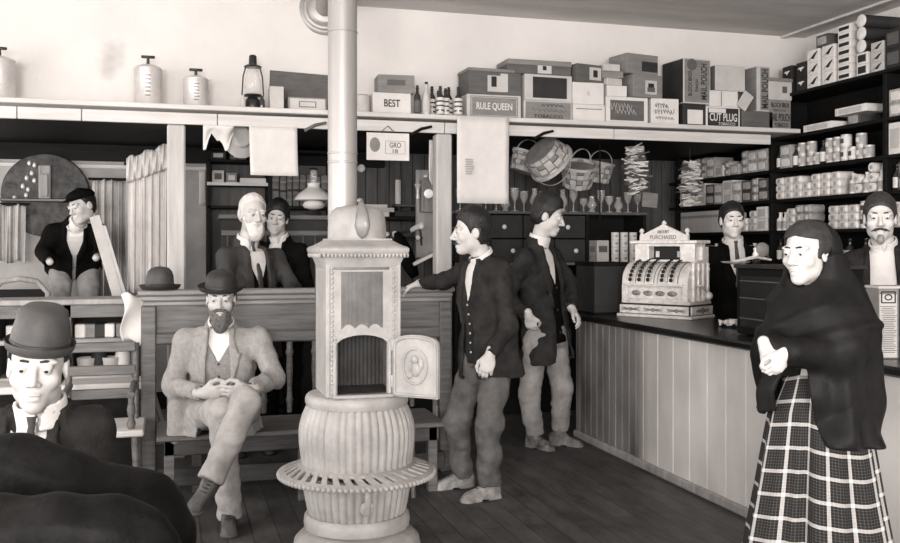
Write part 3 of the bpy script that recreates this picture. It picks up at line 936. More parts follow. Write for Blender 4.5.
def person(label, J, face, **o):
    """A whole figure from its joints.  J: name -> Vector."""
    off = Vector(o['base'])
    root = thing('person', label, 'person', off)
    sc = o.get('hs', 1.0)
    H = face_frame(J['head'], face, roll=o.get('roll', 0), sc=sc)
    ms = (J['sl'] + J['sr']) / 2; mh = (J['hl'] + J['hr']) / 2
    Z = (ms - mh).normalized(); X = (J['sr'] - J['sl']).normalized(); Y = Z.cross(X).normalized(); X = Y.cross(Z)
    L = (ms - mh).length
    T = Fr(mh, X, Y, Z)
    gw = o.get('girth', 1.0)
    halfw = (J['sr'] - J['sl']).length / 2
    def stn(rows, add=0.0): return [(t * L, (w + add) * gw, (d + add) * gw) + ((r[0],) if r else ()) for t, w, d, *r in rows]
    base_st = stn([(-.14, .150, .105), (.1, .158, .108), (.35, .145, .100), (.65, .160, .110), (.88, .140, .092), (1.0, .10, .075), (1.1, .06, .055)])
    nk = J['neck']
    hands = o.get('hands', {})
    legs = o.get('legs', True)
    skin = o.get('skin', M_skin)
    # -- body: one continuous figure
    def body(p):
        d = masked(p, J['head'], .30 * sc, lambda q: head_sdf(q, H, o))
        nb = H.w(0, -.022, -.05)
        d = smin(d, capd(p, nb, nk, .052 * sc, .058 * sc), .02)
        t = loft(T.loc(p), base_st)
        t = smin(t, capd(p, J['sl'], J['sr'], .05, .05), .05)
        d = smin(d, t, .02)
        for s in 'lr':
            d = smin(d, capd(p, J['s' + s], J['e' + s], .048, .040), .02)
            d = smin(d, capd(p, J['e' + s], J['w' + s], .038, .027), .02)
            if s in hands:
                h = hands[s]
                d = smin(d, masked(p, J['w' + s] + Vector(h[0]).normalized() * .08, .19, lambda q: hand_sdf(q, J['w' + s], h[0], h[1], *h[2:], right=(s == 'r'))), .012)
            if legs:
                d = smin(d, capd(p, J['h' + s], J['k' + s], .070, .045), .03)
                d = smin(d, capd(p, J['k' + s], J['a' + s], .045, .026), .02)
        return d
    ks = [k for k in J if legs or k[0] not in 'kat']
    extra = [J['w' + s] + Vector(hands[s][0]).normalized() * .19 for s in hands]
    lo, hi = bounds([J[k] for k in ks] + [H.w(0, 0, .13)] + extra, .14)
    b = sdf_part('body', body, lo, hi, o.get('h', .006), skin, root, off)
    eyes(root, H, off, o.get('look', (0, 1, 0)), o.get('browm', M_hair_dark), closed=o.get('closed', False))
    # -- hair, beard, moustache
    hl, hh = bounds([J['head']], .2 * sc)
    if o.get('hair'):
        sdf_part('hair', hair_f(H, **o.get('hair_k', {})), hl, hh, .0055, o['hair'], root, off)
    if o.get('beard'):
        bm, bl, bw = o['beard']
        def beard(p):
            q = H.loc(p); ax = q.copy(); ax[:, 0] = np.abs(q[:, 0])
            d = elld(q, (0, .060, -.098 - bl * .4), (.050 * bw, .040, .038 + bl * .6))
            d = smin(d, elld(q, (0, .075, -.052), (.036, .024, .011)), .012)
            d = smin(d, capd(ax, (.030 * bw, .05, -.075), (.064, .012, -.02), .022, .011), .03)
            d = d + F4(.004) * waves(q * np.array((1, 1, .35), F4), 170, 5)
            return smax(d, -elld(q, (0, .100, -.0715), (.015, .02, .0035)), .004) * F4(H.s)
        sdf_part('beard', beard, hl - .1, hh, .005, bm, root, off)
    if o.get('moustache'):
        mm, mw = o['moustache']
        def mou(p):
            q = H.loc(p); ax = q.copy(); ax[:, 0] = np.abs(q[:, 0])
            d = capd(ax, (.004, .099, -.053), (.020 * mw, .093, -.059), .0075, .0065)
            d = smin(d, capd(ax, (.020 * mw, .093, -.059), (.037 * mw, .074, -.066), .0065, .002), .006)
            return (d + F4(.0016) * waves(q, 260, 7)) * F4(H.s)
        sdf_part('moustache', mou, hl, hh, .004, mm, root, off)
    if o.get('goatee'):
        def goa(p):
            q = H.loc(p)
            d = elld(q, (0, .080, -.108), (.020, .020, .030)) + F4(.003) * waves(q, 200, 3)
            return d * F4(H.s)
        sdf_part('goatee', goa, hl, hh, .0045, o['goatee'], root, off)
    # -- shirt with its standing collar
    cz = Vector(nk) - J['head']; cax = (H.w(0, -.02, -.06) - nk).normalized()
    def collar(p):
        a = nk - cax * .01; bb = nk + cax * (o.get('collar', .045))
        dd = (p - A3(nk)) @ A3(cax)
        r = capd(p, nk - cax * .2, nk + cax * .2, .069 * sc, .067 * sc)
        k = np.maximum(np.abs(r) - .005, np.maximum(dd - o.get('collar', .045), -.035 - dd))
        fq = T.loc(p) if False else None
        fv = A3(H.y)
        side = np.abs((p - A3(nk)) @ A3(H.x))
        front = (p - A3(nk)) @ fv
        notch = np.maximum(side - np.maximum(dd * .35, .003), -(front - .02))
        return smax(k, -notch, .006)
    if o.get('shirt'):
        st = stn([(.30, .153, .108), (.65, .166, .118), (.88, .149, .101), (1.0, .114, .088), (1.1, .075, .070)])
        def shirt(p):
            d = loft(T.loc(p), st)
            d = smin(d, capd(p, J['sl'], J['sr'], .054, .054), .05)
            d = d + F4(.002) * waves(p, 45, 2)
            return smin(d, collar(p), .012)
        lo, hi = bounds([J['sl'], J['sr'], T.w(0, 0, .3 * L), nk], .2)
        sdf_part('shirt', shirt, lo, hi, .007, o['shirt'], root, off)
    # -- tie
    kf = nk + T.y * (.058 * sc) + Vector((0, 0, .006))
    if o.get('tie') == 'bow':
        b = MB(); b.M = Matrix.Translation(-off)
        b.ell(kf + T.y * .012, (.011, .011, .011), 10, 8)
        for s in (-1, 1):
            b.tube([kf + T.y * .01, kf + T.x * (s * .022) + T.y * .008, kf + T.x * (s * .044) - Vector((0, 0, .004))], [.006, .013, .017], 8, flat=.6)
        part('bow_tie', b, M_tie, root, 60)
    elif o.get('tie') == 'long':
        b = MB(); b.M = Matrix.Translation(-off)
        c = kf + T.y * .012
        b.tube([c + UP * .01, c - UP * .022], [.016, .011], 10)
        b.tube([c - UP * .018, T.w(0, .112 * gw, .82 * L), T.w(0, .131 * gw, .55 * L)], [.011, .020, .026], 10, flat=.35, upv=T.x)
        part('necktie', b, o.get('tiem', M_tie), root, 60)
    # -- waistcoat
    if o.get('vest'):
        vw = o.get('vestv', (.62, .20))
        st = stn([(-.12, .172, .127), (.1, .170, .125), (.35, .160, .119), (.65, .174, .129), (.88, .154, .109), (1.0, .118, .092)])
        def vest(p):
            q = T.loc(p)
            d = loft(q, st)
            d = smin(d, capd(p, J['sl'].lerp(J['sr'], .15), J['sr'].lerp(J['sl'], .15), .058, .058), .05)
            d = d + F4(.0025) * waves(p, 40, 4)
            t = q[:, 2] / L
            cut = np.maximum(np.abs(q[:, 0]) - np.maximum(t - vw[0], 0) * vw[1], -(q[:, 1] - .0))
            cut = np.maximum(cut, vw[0] * L - q[:, 2])
            d = smax(d, -cut, .006)
            bot = -(q[:, 2] + .10 * L) - .6 * np.abs(q[:, 0])
            bot = np.where(q[:, 1] > 0, -(q[:, 2] + .12 * L) + .35 * np.abs(np.abs(q[:, 0]) - .05) - .01, -1)
            # thin groove where the two fronts overlap
            gr = np.maximum(np.abs(q[:, 0] - .012) - .002, -(q[:, 1]))
            return smax(d, -(np.maximum(gr, -(d + .004))), .003)
        lo, hi = bounds([J['sl'], J['sr'], T.w(0, 0, -.15 * L), nk], .2)
        vo = sdf_part('waistcoat', vest, lo, hi, .007, o['vest'], root, off)
        for i in range(o.get('buttons', 5)):
            t = .02 + i * (vw[0] - .04) / max(o.get('buttons', 5) - 1, 1)
            b = MB(); b.M = Matrix.Translation(-off)
            yy = np.interp(t * L, [s[0] for s in st], [s[2] for s in st])
            b.ell(T.w(-.002, yy + .001, t * L), (.0075, .0075, .0075), 8, 6)
            part('button', b, o.get('buttonm', M_bone), vo, 180)
    # -- jacket
    if o.get('jacket'):
        hem = o.get('hem', -.45)
        op = o.get('open', [(-.5, .09), (.3, .03), (.6, .035), (1.1, .07)])
        lw = o.get('lapel', .055)
        xo = o.get('xo', 0.0)
        jd = o.get('jdepth', 0.0)
        st = stn([(hem, .222, .172 + jd, -.01), (0, .202, .155 + jd), (.35, .172, .132), (.65, .184, .138), (.88, .160, .115), (1.0, .122, .094), (1.1, .085, .078)])
        sw = o.get('sleeve', 1.0)
        fa = o.get('fold', 1.0)
        foldseed = o.get('seed', 1)
        hemcut = o.get('hemcut')
        def jacket(p):
            q = T.loc(p)
            t = q[:, 2] / L
            d = loft(q, st, 2.5)
            d = smin(d, capd(p, J['sl'], J['sr'], .066, .066), .06)
            wv = waves(p * np.array((1, 1, .55), F4), 26, foldseed) * F4(.014 * fa) + waves(p, 55, foldseed + 9) * F4(.007 * fa) - np.abs(waves(p, 22, foldseed + 5)) * F4(.012 * fa)
            d = d + wv
            w = np.interp(t, [a for a, _ in op], [b for _, b in op])
            ax = np.abs(q[:, 0] - xo)
            cut = np.maximum(ax - w, -(q[:, 1] - .01))
            lapw = np.interp(t, [.35, .40, .80, .83, .86, 1.05], [0, .012, lw, lw * 1.15, lw * .8, lw * .5])
            lap = np.maximum(np.maximum(d - .015, ax - w - lapw), np.maximum(-q[:, 1] + .0, (.36 - t) * L))
            neckhole = capd(p, nk - cax * .1, nk + cax * .3, .064 * sc, .075 * sc)
            sh = np.maximum(d, -(d + .018))
            sh = np.minimum(sh, lap)
            sh = smax(sh, -cut, .006)
            # coat collar around the neck
            dd = (p - A3(nk)) @ A3(cax)
            r = capd(p, nk - cax * .2, nk + cax * .2, .078 * sc, .078 * sc)
            col = np.maximum(np.abs(r) - .008, np.maximum(dd - .018, -.06 - dd))
            front = (p - A3(nk)) @ A3(T.y)
            col = np.maximum(col, front - .035)
            sh = smin(sh, col, .012)
            sh = np.maximum(sh, -neckhole)
            if hemcut is not None: sh = hemcut(p, q, sh)
            for (ta, tb_, r0, r1) in o.get('tails', ()):
                sh = smin(sh, capd(p, ta, tb_, r0, r1) + wv, .05)
            for s in 'lr':
                fold = waves(p, 55, foldseed + ord(s)) * F4(.007 * fa) + waves(p, 95, foldseed + ord(s) + 3) * F4(.004 * fa)
                a = capd(p, J['s' + s], J['e' + s], .064 * sw, .054 * sw)
                c = capd(p, J['e' + s], J['w' + s].lerp(J['e' + s], .06), .054 * sw, .043 * sw)
                a = smin(a, c, .03) + fold
                inner = smin(a + .012, a + .012, .001)
                wd = (J['w' + s] - J['e' + s]).normalized()
                cuff = (p - A3(J['w' + s])) @ A3(wd) + .0
                a = np.maximum(a, cuff)
                tipcut = np.maximum(capd(p, J['w' + s] - wd * .05, J['w' + s] + wd * .1, .036 * sw, .036 * sw), -1)
                a = np.maximum(a, -tipcut)
                sh = smin(sh, a, .035)
            return sh
        lo, hi = bounds([J[k] for k in ('sl', 'sr', 'el', 'er', 'wl', 'wr', 'neck')] + [T.w(0, 0, hem * L)], .24)
        sdf_part('jacket', jacket, lo, hi, o.get('hj', .0075), o['jacket'], root, off)
    # -- trousers and shoes
    if legs and o.get('trousers'):
        st = stn([(-.16, .140, .112), (0, .158, .118), (.22, .150, .110)])
        tw = o.get('tw', 1.0)
        def trousers(p):
            d = loft(T.loc(p), st, 2.2)
            legd = None
            for s in 'lr':
                a = capd(p, J['h' + s], J['k' + s], .098 * tw, .073 * tw)
                c = capd(p, J['k' + s], J['a' + s], .073 * tw, .064 * tw)
                a = smin(a, c, .035)
                ad = (J['a' + s] - J['k' + s]).normalized()
                cut = (p - A3(J['a' + s])) @ A3(ad) - .012
                a = np.maximum(a, cut)
                legd = a if legd is None else smin(legd, a, .012)
            d = smin(d, legd, .05)
            d = d + waves(p * np.array((1, 1, 1.0), F4), 36, o.get('seed', 1) + 31) * F4(.014) + waves(p * np.array((.8, .8, 1.2), F4), 85, o.get('seed', 1) + 17) * F4(.005) + waves(p, 80, o.get('seed', 1) + 3) * F4(.0035)
            return d
        lo, hi = bounds([J[k] for k in ('hl', 'hr', 'kl', 'kr', 'al', 'ar')] + [T.w(0, 0, .2 * L)], .2)
        sdf_part('trousers', trousers, lo, hi, .0085, o['trousers'], root, off)
    if legs:
        for s in 'lr':
            a, t = J['a' + s], J['t' + s]
            pit = o.get('pitch', {}).get(s)
            f = (t - a)
            if pit is None:
                f.z = 0
                u = UP.copy()
                g = Vector((a.x, a.y, o.get('ground', 0.0)))
            else:
                f = f.normalized(); u = Vector(pit); u = (u - f * u.dot(f)).normalized(); g = a - u * .085
            f.normalize(); x = f.cross(u)
            S = Fr(g, x, f, u)
            Ls = o.get('shoelen', .195)
            kd = S.B.T @ A3((J['k' + s] - a).normalized())
            def shoe(p):
                q = S.loc(p)
                c2 = q.copy(); c2[:, 2] = 0
                y = q[:, 1]
                d2 = smin(capd(c2, (0, -.045, 0), (0, .03, 0), .034, .033), capd(c2, (0, .05, 0), (.006 if s == 'l' else -.006, Ls - .05, 0), .034, .043), .03)
                hh = np.interp(y, [-.08, -.02, .04, .09, .15, Ls], [.10, .105, .10, .075, .055, .036])
                d = smax(d2, q[:, 2] - hh, .035)
                d = smin(d, capd(q, (0, .0, .06), (kd[0] * .10, kd[1] * .10, .085 + kd[2] * .10), .043, .047), .03)
                sole = np.maximum(d2 - .005, np.abs(q[:, 2] - .010) - .010)
                arch = np.maximum(np.abs(y - .045) - .022, q[:, 2] - .012)
                d = np.minimum(d, sole)
                d = np.maximum(d, -q[:, 2])
                return np.maximum(d, -arch)
            lo, hi = bounds([S.w(0, -.1, 0), S.w(0, Ls, .1), S.w(0, 0, .22)], .08)
            so = sdf_part('shoe', shoe, lo, hi, .006, o.get('shoes', M_shoe), root, off)
            lb = MB(); lb.M = Matrix.Translation(-off) @ S.mat4()
            for i in range(4):
                yy = .035 + i * .017; zz = float(np.interp(yy, [-.02, .04, .09, .15], [.11, .103, .076, .056]))
                lb.tube([(-.017, yy, zz - .002), (0, yy + .004, zz + .003), (.017, yy, zz - .002)], .003, 6)
            part('laces', lb, M_bone, so, 180)
    # -- headgear
    if o.get('hat'):
        bowler(root, H, off, **o['hat'])
    return root, H, T
def JP(**k): return {n: PD(*v) for n, v in k.items()}
def camdir(r, f, u=0): return RT * r + FW * f + UP * u      # right, away, up

# seated man on the settle
J = JP(head=(221, 300, 5.42), neck=(221, 326, 5.5), sr=(186, 341, 5.5), sl=(258, 339, 5.52), er=(172, 386, 5.45), el=(275, 378, 5.42),
       wr=(203, 393, 5.17), wl=(249, 390, 5.17), hr=(202, 412, 5.5), hl=(244, 412, 5.52), kr=(222, 412, 5.05), kl=(246, 402, 4.98),
       ar=(229, 516, 5.06), al=(212, 478, 4.80), tr=(228, 541, 4.88), tl=(192, 508, 4.64))
person('bearded man in pale tweed and bowler hat seated with crossed legs', J, camdir(.16, -1, -.02),
       base=(J['hr'].x, J['hr'].y, 0), hs=1.03, skin=M_skin_dark, hair=M_hair_brown, hair_k=dict(lz=.10, ly=.0),
       beard=(mat('brown_grey_beard', .10, rough=.8, var=.5, scale=70, bump=.6, bscale=140), .045, 1.0), shirt=M_shirt, tie='bow', vest=M_vestg, vestv=(.72, .24), buttons=5,
       jacket=M_tweed, hem=-.26, tails=[(PD(178, 392, 5.45), PD(174, 440, 5.42), .055, .035)], open=[(-.6, .15), (0, .10), (.35, .072), (.7, .07), (1.0, .06)], lapel=.055, trousers=M_tweed2, tw=1.0,
       shoes=mat('dark_boot', .07, rough=.5, var=.6, scale=12, bump=.3), pitch={'l': camdir(.35, -.35, 1)}, seed=5, sleeve=1.04,
       hands={'r': (camdir(.92, -.25, .05), camdir(.1, -.5, 1), .50, 1.12), 'l': (camdir(-.92, -.35, -.12), camdir(0, -.4, 1), .50, 1.12)},
       hat=dict(m=M_felt, tilt=-.12, lift=.058, sc=1.02))

# young man leaning on the settle rail
J = JP(head=(471, 233, 5.72), neck=(483, 259, 5.75), sr=(466, 272, 5.93), sl=(500, 271, 5.62), er=(444, 281, 6.10), el=(509, 326, 5.56),
       wr=(421, 283, 6.26), wl=(490, 355, 5.47), hr=(479, 352, 5.82), hl=(498, 352, 5.68), kr=(457, 420, 5.84), kl=(489, 424, 5.60),
       ar=(462, 474, 5.92), al=(489, 482, 5.65), tr=(431, 490, 5.87), tl=(461, 498, 5.55))
person('young man in a dark jacket standing with one hand on the settle rail', J, camdir(-1, -.22, .0),
       base=(J['hl'].x, J['hl'].y, 0), hs=1.06, hair=M_hair_dark, hair_k=dict(lz=.074, ly=.018, puff=.014, th=.014), moustache=(M_hair_dark, .85),
       shirt=M_shirt, tie='bow', vest=M_char, buttons=6, buttonm=M_eye, jacket=M_char, hem=-.30, open=[(-.5, .10), (.2, .055), (.6, .05), (1.0, .06)], lapel=.055,
       trousers=M_trou, shoes=M_shoe_dusty, seed=8, tw=1.06, look=(0, 1, 0),
       hands={'r': (camdir(-.75, .5, -.30), camdir(-.5, -.8, .1), .5, 1.05, .12), 'l': (camdir(-.28, -.2, -1), camdir(-.9, .1, .1), .55, 1.05)})

# young man leaning at the end of the counter
J = JP(head=(548, 217, 7.0), neck=(539, 241, 7.02), sr=(525, 258, 6.90), sl=(552, 257, 7.2), er=(506, 297, 6.95), el=(571, 285, 7.25),
       wr=(529, 316, 6.78), wl=(572, 309, 7.02), hr=(538, 334, 6.98), hl=(553, 334, 7.15), kr=(529, 394, 6.98), kl=(562, 386, 7.10),
       ar=(534, 432, 7.10), al=(559, 428, 7.18), tr=(550, 449, 6.98), tl=(581, 441, 7.12))
person('young man in pale trousers leaning at the far end of the counter', J, camdir(1, -.25, -.22),
       base=(J['hl'].x, J['hl'].y, 0), hs=1.1, hair=M_hair_dark, hair_k=dict(lz=.075, ly=.02, puff=.022, th=.016), shirt=M_shirt, vest=M_black, buttons=3,
       jacket=M_char, hem=-.34, open=[(-.5, .14), (.2, .07), (.6, .06), (1.0, .07)], lapel=.055, trousers=M_trou2, shoes=mat('scuffed_boot', .12, rough=.6, var=.7, scale=18, bump=.3), seed=12, sleeve=1.1,
       hands={'r': (camdir(.25, .35, -.9), camdir(.8, -.3, .3), .5, 1.05), 'l': (camdir(.35, -.3, -.5), camdir(-.3, -.9, .2), .45, 1.05)}, tw=1.05, ground=0.0)

# clerks behind the counter (they stand on the duckboard)
J = JP(head=(732, 221, 7.2), neck=(733, 243, 7.25), sr=(711, 255, 7.25), sl=(757, 255, 7.25), er=(703, 296, 7.25), el=(765, 296, 7.25),
       wr=(715, 330, 7.15), wl=(752, 330, 7.15), hr=(722, 325, 7.25), hl=(746, 325, 7.25), kr=(722, 380, 7.25), kl=(746, 380, 7.25),
       ar=(722, 422, 7.25), al=(746, 422, 7.25), tr=(720, 430, 7.1), tl=(748, 430, 7.1))
person('young clerk in black standing behind the counter beside the cash register', J, camdir(-.03, -1, .0),
       base=(J['hl'].x, J['hl'].y, .1), hs=1.08, skin=mat('lightened_skin', .62, rough=.55, var=.05, scale=9), hair=M_hair_dark, hair_k=dict(lz=.088, ly=.026, puff=.0, th=.014, temple=.09, vee=.42), shirt=M_shirt, tie='long',  # skin colour lightened to offset the weaker light behind the counter
       vest=M_black, vestv=(.62, .22), jacket=M_black, open=[(-.5, .05), (.3, .04), (.6, .055), (1.0, .06)], trousers=M_black, seed=3, h=.007, hands={}, ground=.1)

J = JP(head=(880, 219, 5.75), neck=(884, 247, 5.8), sr=(853, 262, 5.85), sl=(909, 259, 5.75), er=(848, 306, 5.85), el=(920, 310, 5.75),
       wr=(868, 345, 5.7), wl=(905, 350, 5.65), hr=(868, 350, 5.85), hl=(900, 350, 5.8), kr=(868, 415, 5.85), kl=(900, 415, 5.8),
       ar=(868, 470, 5.85), al=(900, 470, 5.8), tr=(862, 478, 5.7), tl=(895, 478, 5.65))
person('moustached clerk in a dark coat behind the counter at the right edge', J, camdir(-.42, -1, .0),
       base=(J['hl'].x, J['hl'].y, .1), hs=1.14, skin=mat('lightened_skin', .62), hair=M_hair_brown, hair_k=dict(lz=.088, ly=.026, puff=.004, th=.011, side=.18), moustache=(M_hair_brown, 1.25), goatee=M_hair_grey,
       shirt=M_shirt, vest=M_black, vestv=(.45, .3), jacket=M_dgrey, open=[(-.5, .08), (.3, .07), (.6, .08), (1.0, .07)], trousers=M_black, seed=4, h=.0065, hands={}, ground=.1)

# old man behind the settle, youth behind him
J = JP(head=(253, 215, 6.75), neck=(247, 242, 6.80), sr=(226, 257, 6.66), sl=(276, 258, 6.95), er=(224, 294, 6.6), el=(294, 290, 6.85),
       wr=(262, 303, 6.46), wl=(289, 296, 6.55), hr=(236, 328, 6.85), hl=(266, 328, 6.95), kr=(236, 390, 6.9), kl=(266, 390, 7.0),
       ar=(236, 445, 6.9), al=(266, 445, 7.0), tr=(240, 450, 6.75), tl=(272, 450, 6.85))
person('white-bearded old man in a dark grey coat leaning over the settle back', J, camdir(.62, -1, -.05),
       base=(J['hl'].x, J['hl'].y, 0), hs=1.12, hair=M_hair_white, hair_k=dict(lz=.105, ly=-.01), beard=(M_hair_white, .03, 1.05), browm=M_hair_white, shirt=M_shirt, tie='long',
       vest=M_black, jacket=mat('old_grey_coat', .035, rough=.8, var=.25, scale=12, bump=.35, bscale=180), open=[(-.5, .08), (.3, .05), (.6, .06), (1.0, .065)], lapel=.07, trousers=M_black, seed=9, h=.0065,
       hands={'l': (camdir(.35, -.8, -.2), camdir(.6, -.3, .4), .4, 1.05)})
J = JP(head=(277, 219, 7.45), neck=(280, 240, 7.5), sr=(260, 250, 7.55), sl=(300, 252, 7.45), er=(256, 285, 7.55), el=(306, 285, 7.45),
       wr=(262, 310, 7.4), wl=(300, 312, 7.35), hr=(270, 310, 7.5), hl=(292, 310, 7.5), kr=(270, 370, 7.5), kl=(292, 370, 7.5),
       ar=(270, 418, 7.5), al=(292, 418, 7.5), tr=(270, 428, 7.35), tl=(292, 428, 7.35))
person('dark-haired youth in black peering out from behind the old man', J, camdir(.08, -1, -.02), roll=-.12,
       base=(J['hl'].x, J['hl'].y, 0), hs=1.05, hair=M_hair_dark, hair_k=dict(lz=.070, ly=.028, puff=.010, th=.018, side=-.25), shirt=M_shirt, jacket=M_black,
       open=[(-.5, .02), (.6, .02), (.9, .05), (1.0, .06)], trousers=M_black, seed=2, h=.007, hands={})

# capped man in the back corner
J = JP(head=(82, 207, 7.45), neck=(76, 225, 7.52), sr=(53, 233, 7.5), sl=(97, 232, 7.6), er=(43, 252, 7.45), el=(103, 250, 7.55),
       wr=(50, 262, 7.2), wl=(96, 258, 7.3), hr=(61, 262, 7.8), hl=(87, 262, 7.85), kr=(59, 330, 7.55), kl=(90, 330, 7.65),
       ar=(59, 395, 7.6), al=(90, 395, 7.7), tr=(56, 425, 7.45), tl=(92, 425, 7.5))
rt, H, T = person('man in a dark flat cap and pale trousers working in the back left corner', J, camdir(-.55, -1, -.25), roll=.15,
       base=(J['hl'].x, J['hl'].y, 0), hs=1.05, hair=M_hair_dark, hair_k=dict(lz=.10), shirt=M_shirt, jacket=M_black, hem=-.04,
       open=[(-.5, .01), (.6, .015), (.9, .05), (1.0, .06)], trousers=mat('grey_work_trousers', .22, rough=.85, var=.2, scale=8), seed=6, h=.007, hands={}, sleeve=1.1)
off = rt.location
def capf(p):
    q = H.loc(p)
    d = elld(q, (0, -.012, .082), (.094, .112, .055))
    d = smax(d, .058 - q[:, 2], .01)
    d = smin(d, elld(q, (0, .095, .066), (.062, .055, .009)), .01)
    return d * F4(H.s)
lo, hi = bounds([J['head']], .26)
sdf_part('flat_cap', capf, lo, hi, .006, M_black, rt, off)

# man in the left foreground
J = JP(head=(38, 368, 2.95), neck=(42, 412, 2.99), sr=(-10, 430, 3.05), sl=(90, 428, 3.05), er=(-26, 515, 2.96), el=(110, 510, 2.98),
       wr=(20, 540, 2.76), wl=(70, 540, 2.76), hr=(18, 560, 3.15), hl=(70, 560, 3.15), kr=(10, 575, 2.70), kl=(85, 575, 2.70),
       ar=(10, 730, 2.76), al=(85, 730, 2.76), tr=(10, 795, 2.60), tl=(85, 795, 2.60))
person('smiling young man in a brown bowler hat seated at the left foreground edge', J, camdir(.30, -1, -.0), roll=-.06,
       base=(J['hl'].x, J['hl'].y, 0), hs=1.09, jaw=.95, h=.0048, hj=.006, hair=M_hair_dark, hair_k=dict(lz=.10, ly=.0), shirt=M_shirt, tie='long',
       vest=M_shirt, vestv=(.3, .3), buttons=0, jacket=M_dgrey, open=[(-.5, .07), (.3, .06), (.6, .07), (1.0, .062)], lapel=.07, trousers=M_char, seed=14,
       hands={}, hat=dict(m=M_felt2, tilt=-.14, lift=.056, sc=.95, side=-.06, crown=.135, brim=.45))
q = PD(44, 600, 3.18)
t = thing('stool', 'wooden stool under the smiling man in the left foreground', 'stool', (q.x, q.y, 0))
zs_ = J['hl'].z - .115
part('seat', MB().lathe([(.17, zs_ - .04), (.18, zs_ - .03), (.18, zs_ - .006), (.17, zs_), (0, zs_)], seg=28), M_settle, t, 40)
for k in range(4):
    a = PI / 4 + k * PI / 2
    part('leg', MB().tube([(.19 * math.cos(a), .19 * math.sin(a), 0), (.12 * math.cos(a), .12 * math.sin(a), zs_ - .035)], [.016, .02], 8), M_settle, t, 60)
# ================================================================ woman in shawl and plaid skirt
def plaid():
    m = bpy.data.materials.new('plaid_wool'); m.use_nodes = True
    nt = m.node_tree; b = nt.nodes['Principled BSDF']; b.inputs['Roughness'].default_value = .85; b.inputs['Specular IOR Level'].default_value = .2
    uv = nt.nodes.new('ShaderNodeTexCoord'); sp = nt.nodes.new('ShaderNodeSeparateXYZ'); nt.links.new(uv.outputs['UV'], sp.inputs[0])
    def mth(op, a, bb_=None, c=None):
        n = nt.nodes.new('ShaderNodeMath'); n.operation = op
        for i, x in enumerate((a, bb_, c)):
            if x is None: continue
            if isinstance(x, (int, float)): n.inputs[i].default_value = x
            else: nt.links.new(x, n.inputs[i])
        return n.outputs[0]
    def stripes(src, per, width, soft=.08, ph=0.0):
        f = mth('FRACT', mth('ADD', mth('DIVIDE', src, per), ph))
        dd = mth('ABSOLUTE', mth('SUBTRACT', f, .5))
        return mth('LESS_THAN', dd, width / per / 2)
    def lines(src, per, wid):
        main = stripes(src, per, wid)
        fine = mth('MULTIPLY', stripes(src, per * .125, per * .03), .10)
        return mth('ADD', main, fine)
    u = lines(sp.outputs['X'], .114, .016); v = lines(sp.outputs['Y'], .092, .014)
    fac = mth('MINIMUM', mth('ADD', mth('MULTIPLY', u, .55), mth('MULTIPLY', v, .55)), 1.0)
    n = nt.nodes.new('ShaderNodeTexNoise'); n.inputs['Scale'].default_value = 180; nt.links.new(uv.outputs['UV'], n.inputs['Vector'])
    fac = mth('MULTIPLY', fac, mth('ADD', n.outputs['Fac'], .45))
    mx = nt.nodes.new('ShaderNodeMix'); mx.data_type = 'RGBA'
    mx.inputs['A'].default_value = tint(.014); mx.inputs['B'].default_value = tint(.62)
    nt.links.new(fac, mx.inputs['Factor']); nt.links.new(mx.outputs['Result'], b.inputs['Base Color'])
    return m
M_shawl = mat('black_shawl', .010, rough=.55, var=.3, scale=10, bump=.2, bscale=160, spec=.14)
M_scarf = mat('grey_headscarf', .03, rough=.8, var=.5, scale=40, bump=.4, bscale=200)
WD = 3.9
hc = PD(806, 254, WD - .06)
face = camdir(-.80, -.62, -.03)
H = face_frame(hc, face, sc=1.0)
ax0 = PD(818, 300, WD)
base = Vector((ax0.x, ax0.y, 0))
fr_f = camdir(-.62, -.78)
T = Fr(base, fr_f.cross(UP), fr_f, UP)
root = thing('person', 'woman wrapped in a black shawl over a plaid skirt, standing in front of the counter', 'person', base)
wl, wr = PD(785, 353, WD - .27), PD(766, 348, WD - .24)
el, er = PD(836, 350, WD - .16), PD(783, 345, WD + .0)
sl, sr = PD(846, 302, WD - .06), PD(793, 308, WD + .06)
hands = {'l': (wl, camdir(-.55, -.12, -.82), camdir(-.75, -.35, .5)), 'r': (wr, camdir(.30, -.2, -.93), camdir(.85, -.4, .3))}
def body(p):
    d = masked(p, hc, .28, lambda q: head_sdf(q, H, {'jaw': .98}))
    d = smin(d, capd(p, H.w(0, -.02, -.06), T.w(0, 0, 1.34), .048, .055), .02)
    d = smin(d, loft(T.loc(p), [(.85, .13, .10), (1.05, .12, .09), (1.25, .15, .10), (1.38, .10, .07)]), .03)
    for s, e, (w, D, Tn) in ((sl, el, hands['l']), (sr, er, hands['r'])):
        d = smin(d, capd(p, s, e, .045, .038), .02)
        d = smin(d, capd(p, e, w, .036, .025), .02)
        d = smin(d, masked(p, w + Vector(D).normalized() * .07, .17, lambda q: hand_sdf(q, w, D, Tn, .72, .86, right=(w is wr))), .012)
    for s in (-1, 1):
        d = smin(d, capd(p, T.w(s * .09, 0, .85), T.w(s * .09, 0, .10), .07, .04), .02)
        d = smin(d, capd(p, T.w(s * .09, 0, .06), T.w(s * .09, .12, .04), .035, .03), .02)
    return d
lo, hi = bounds([H.w(0, 0, .12), T.w(0, 0, 0), wl, wr, el, er, sl, sr], .17)
sdf_part('body', body, lo, hi, .0048, mat('pale_skin', .56, rough=.55, var=.04, scale=9), root, base)
eyes(root, H, base)
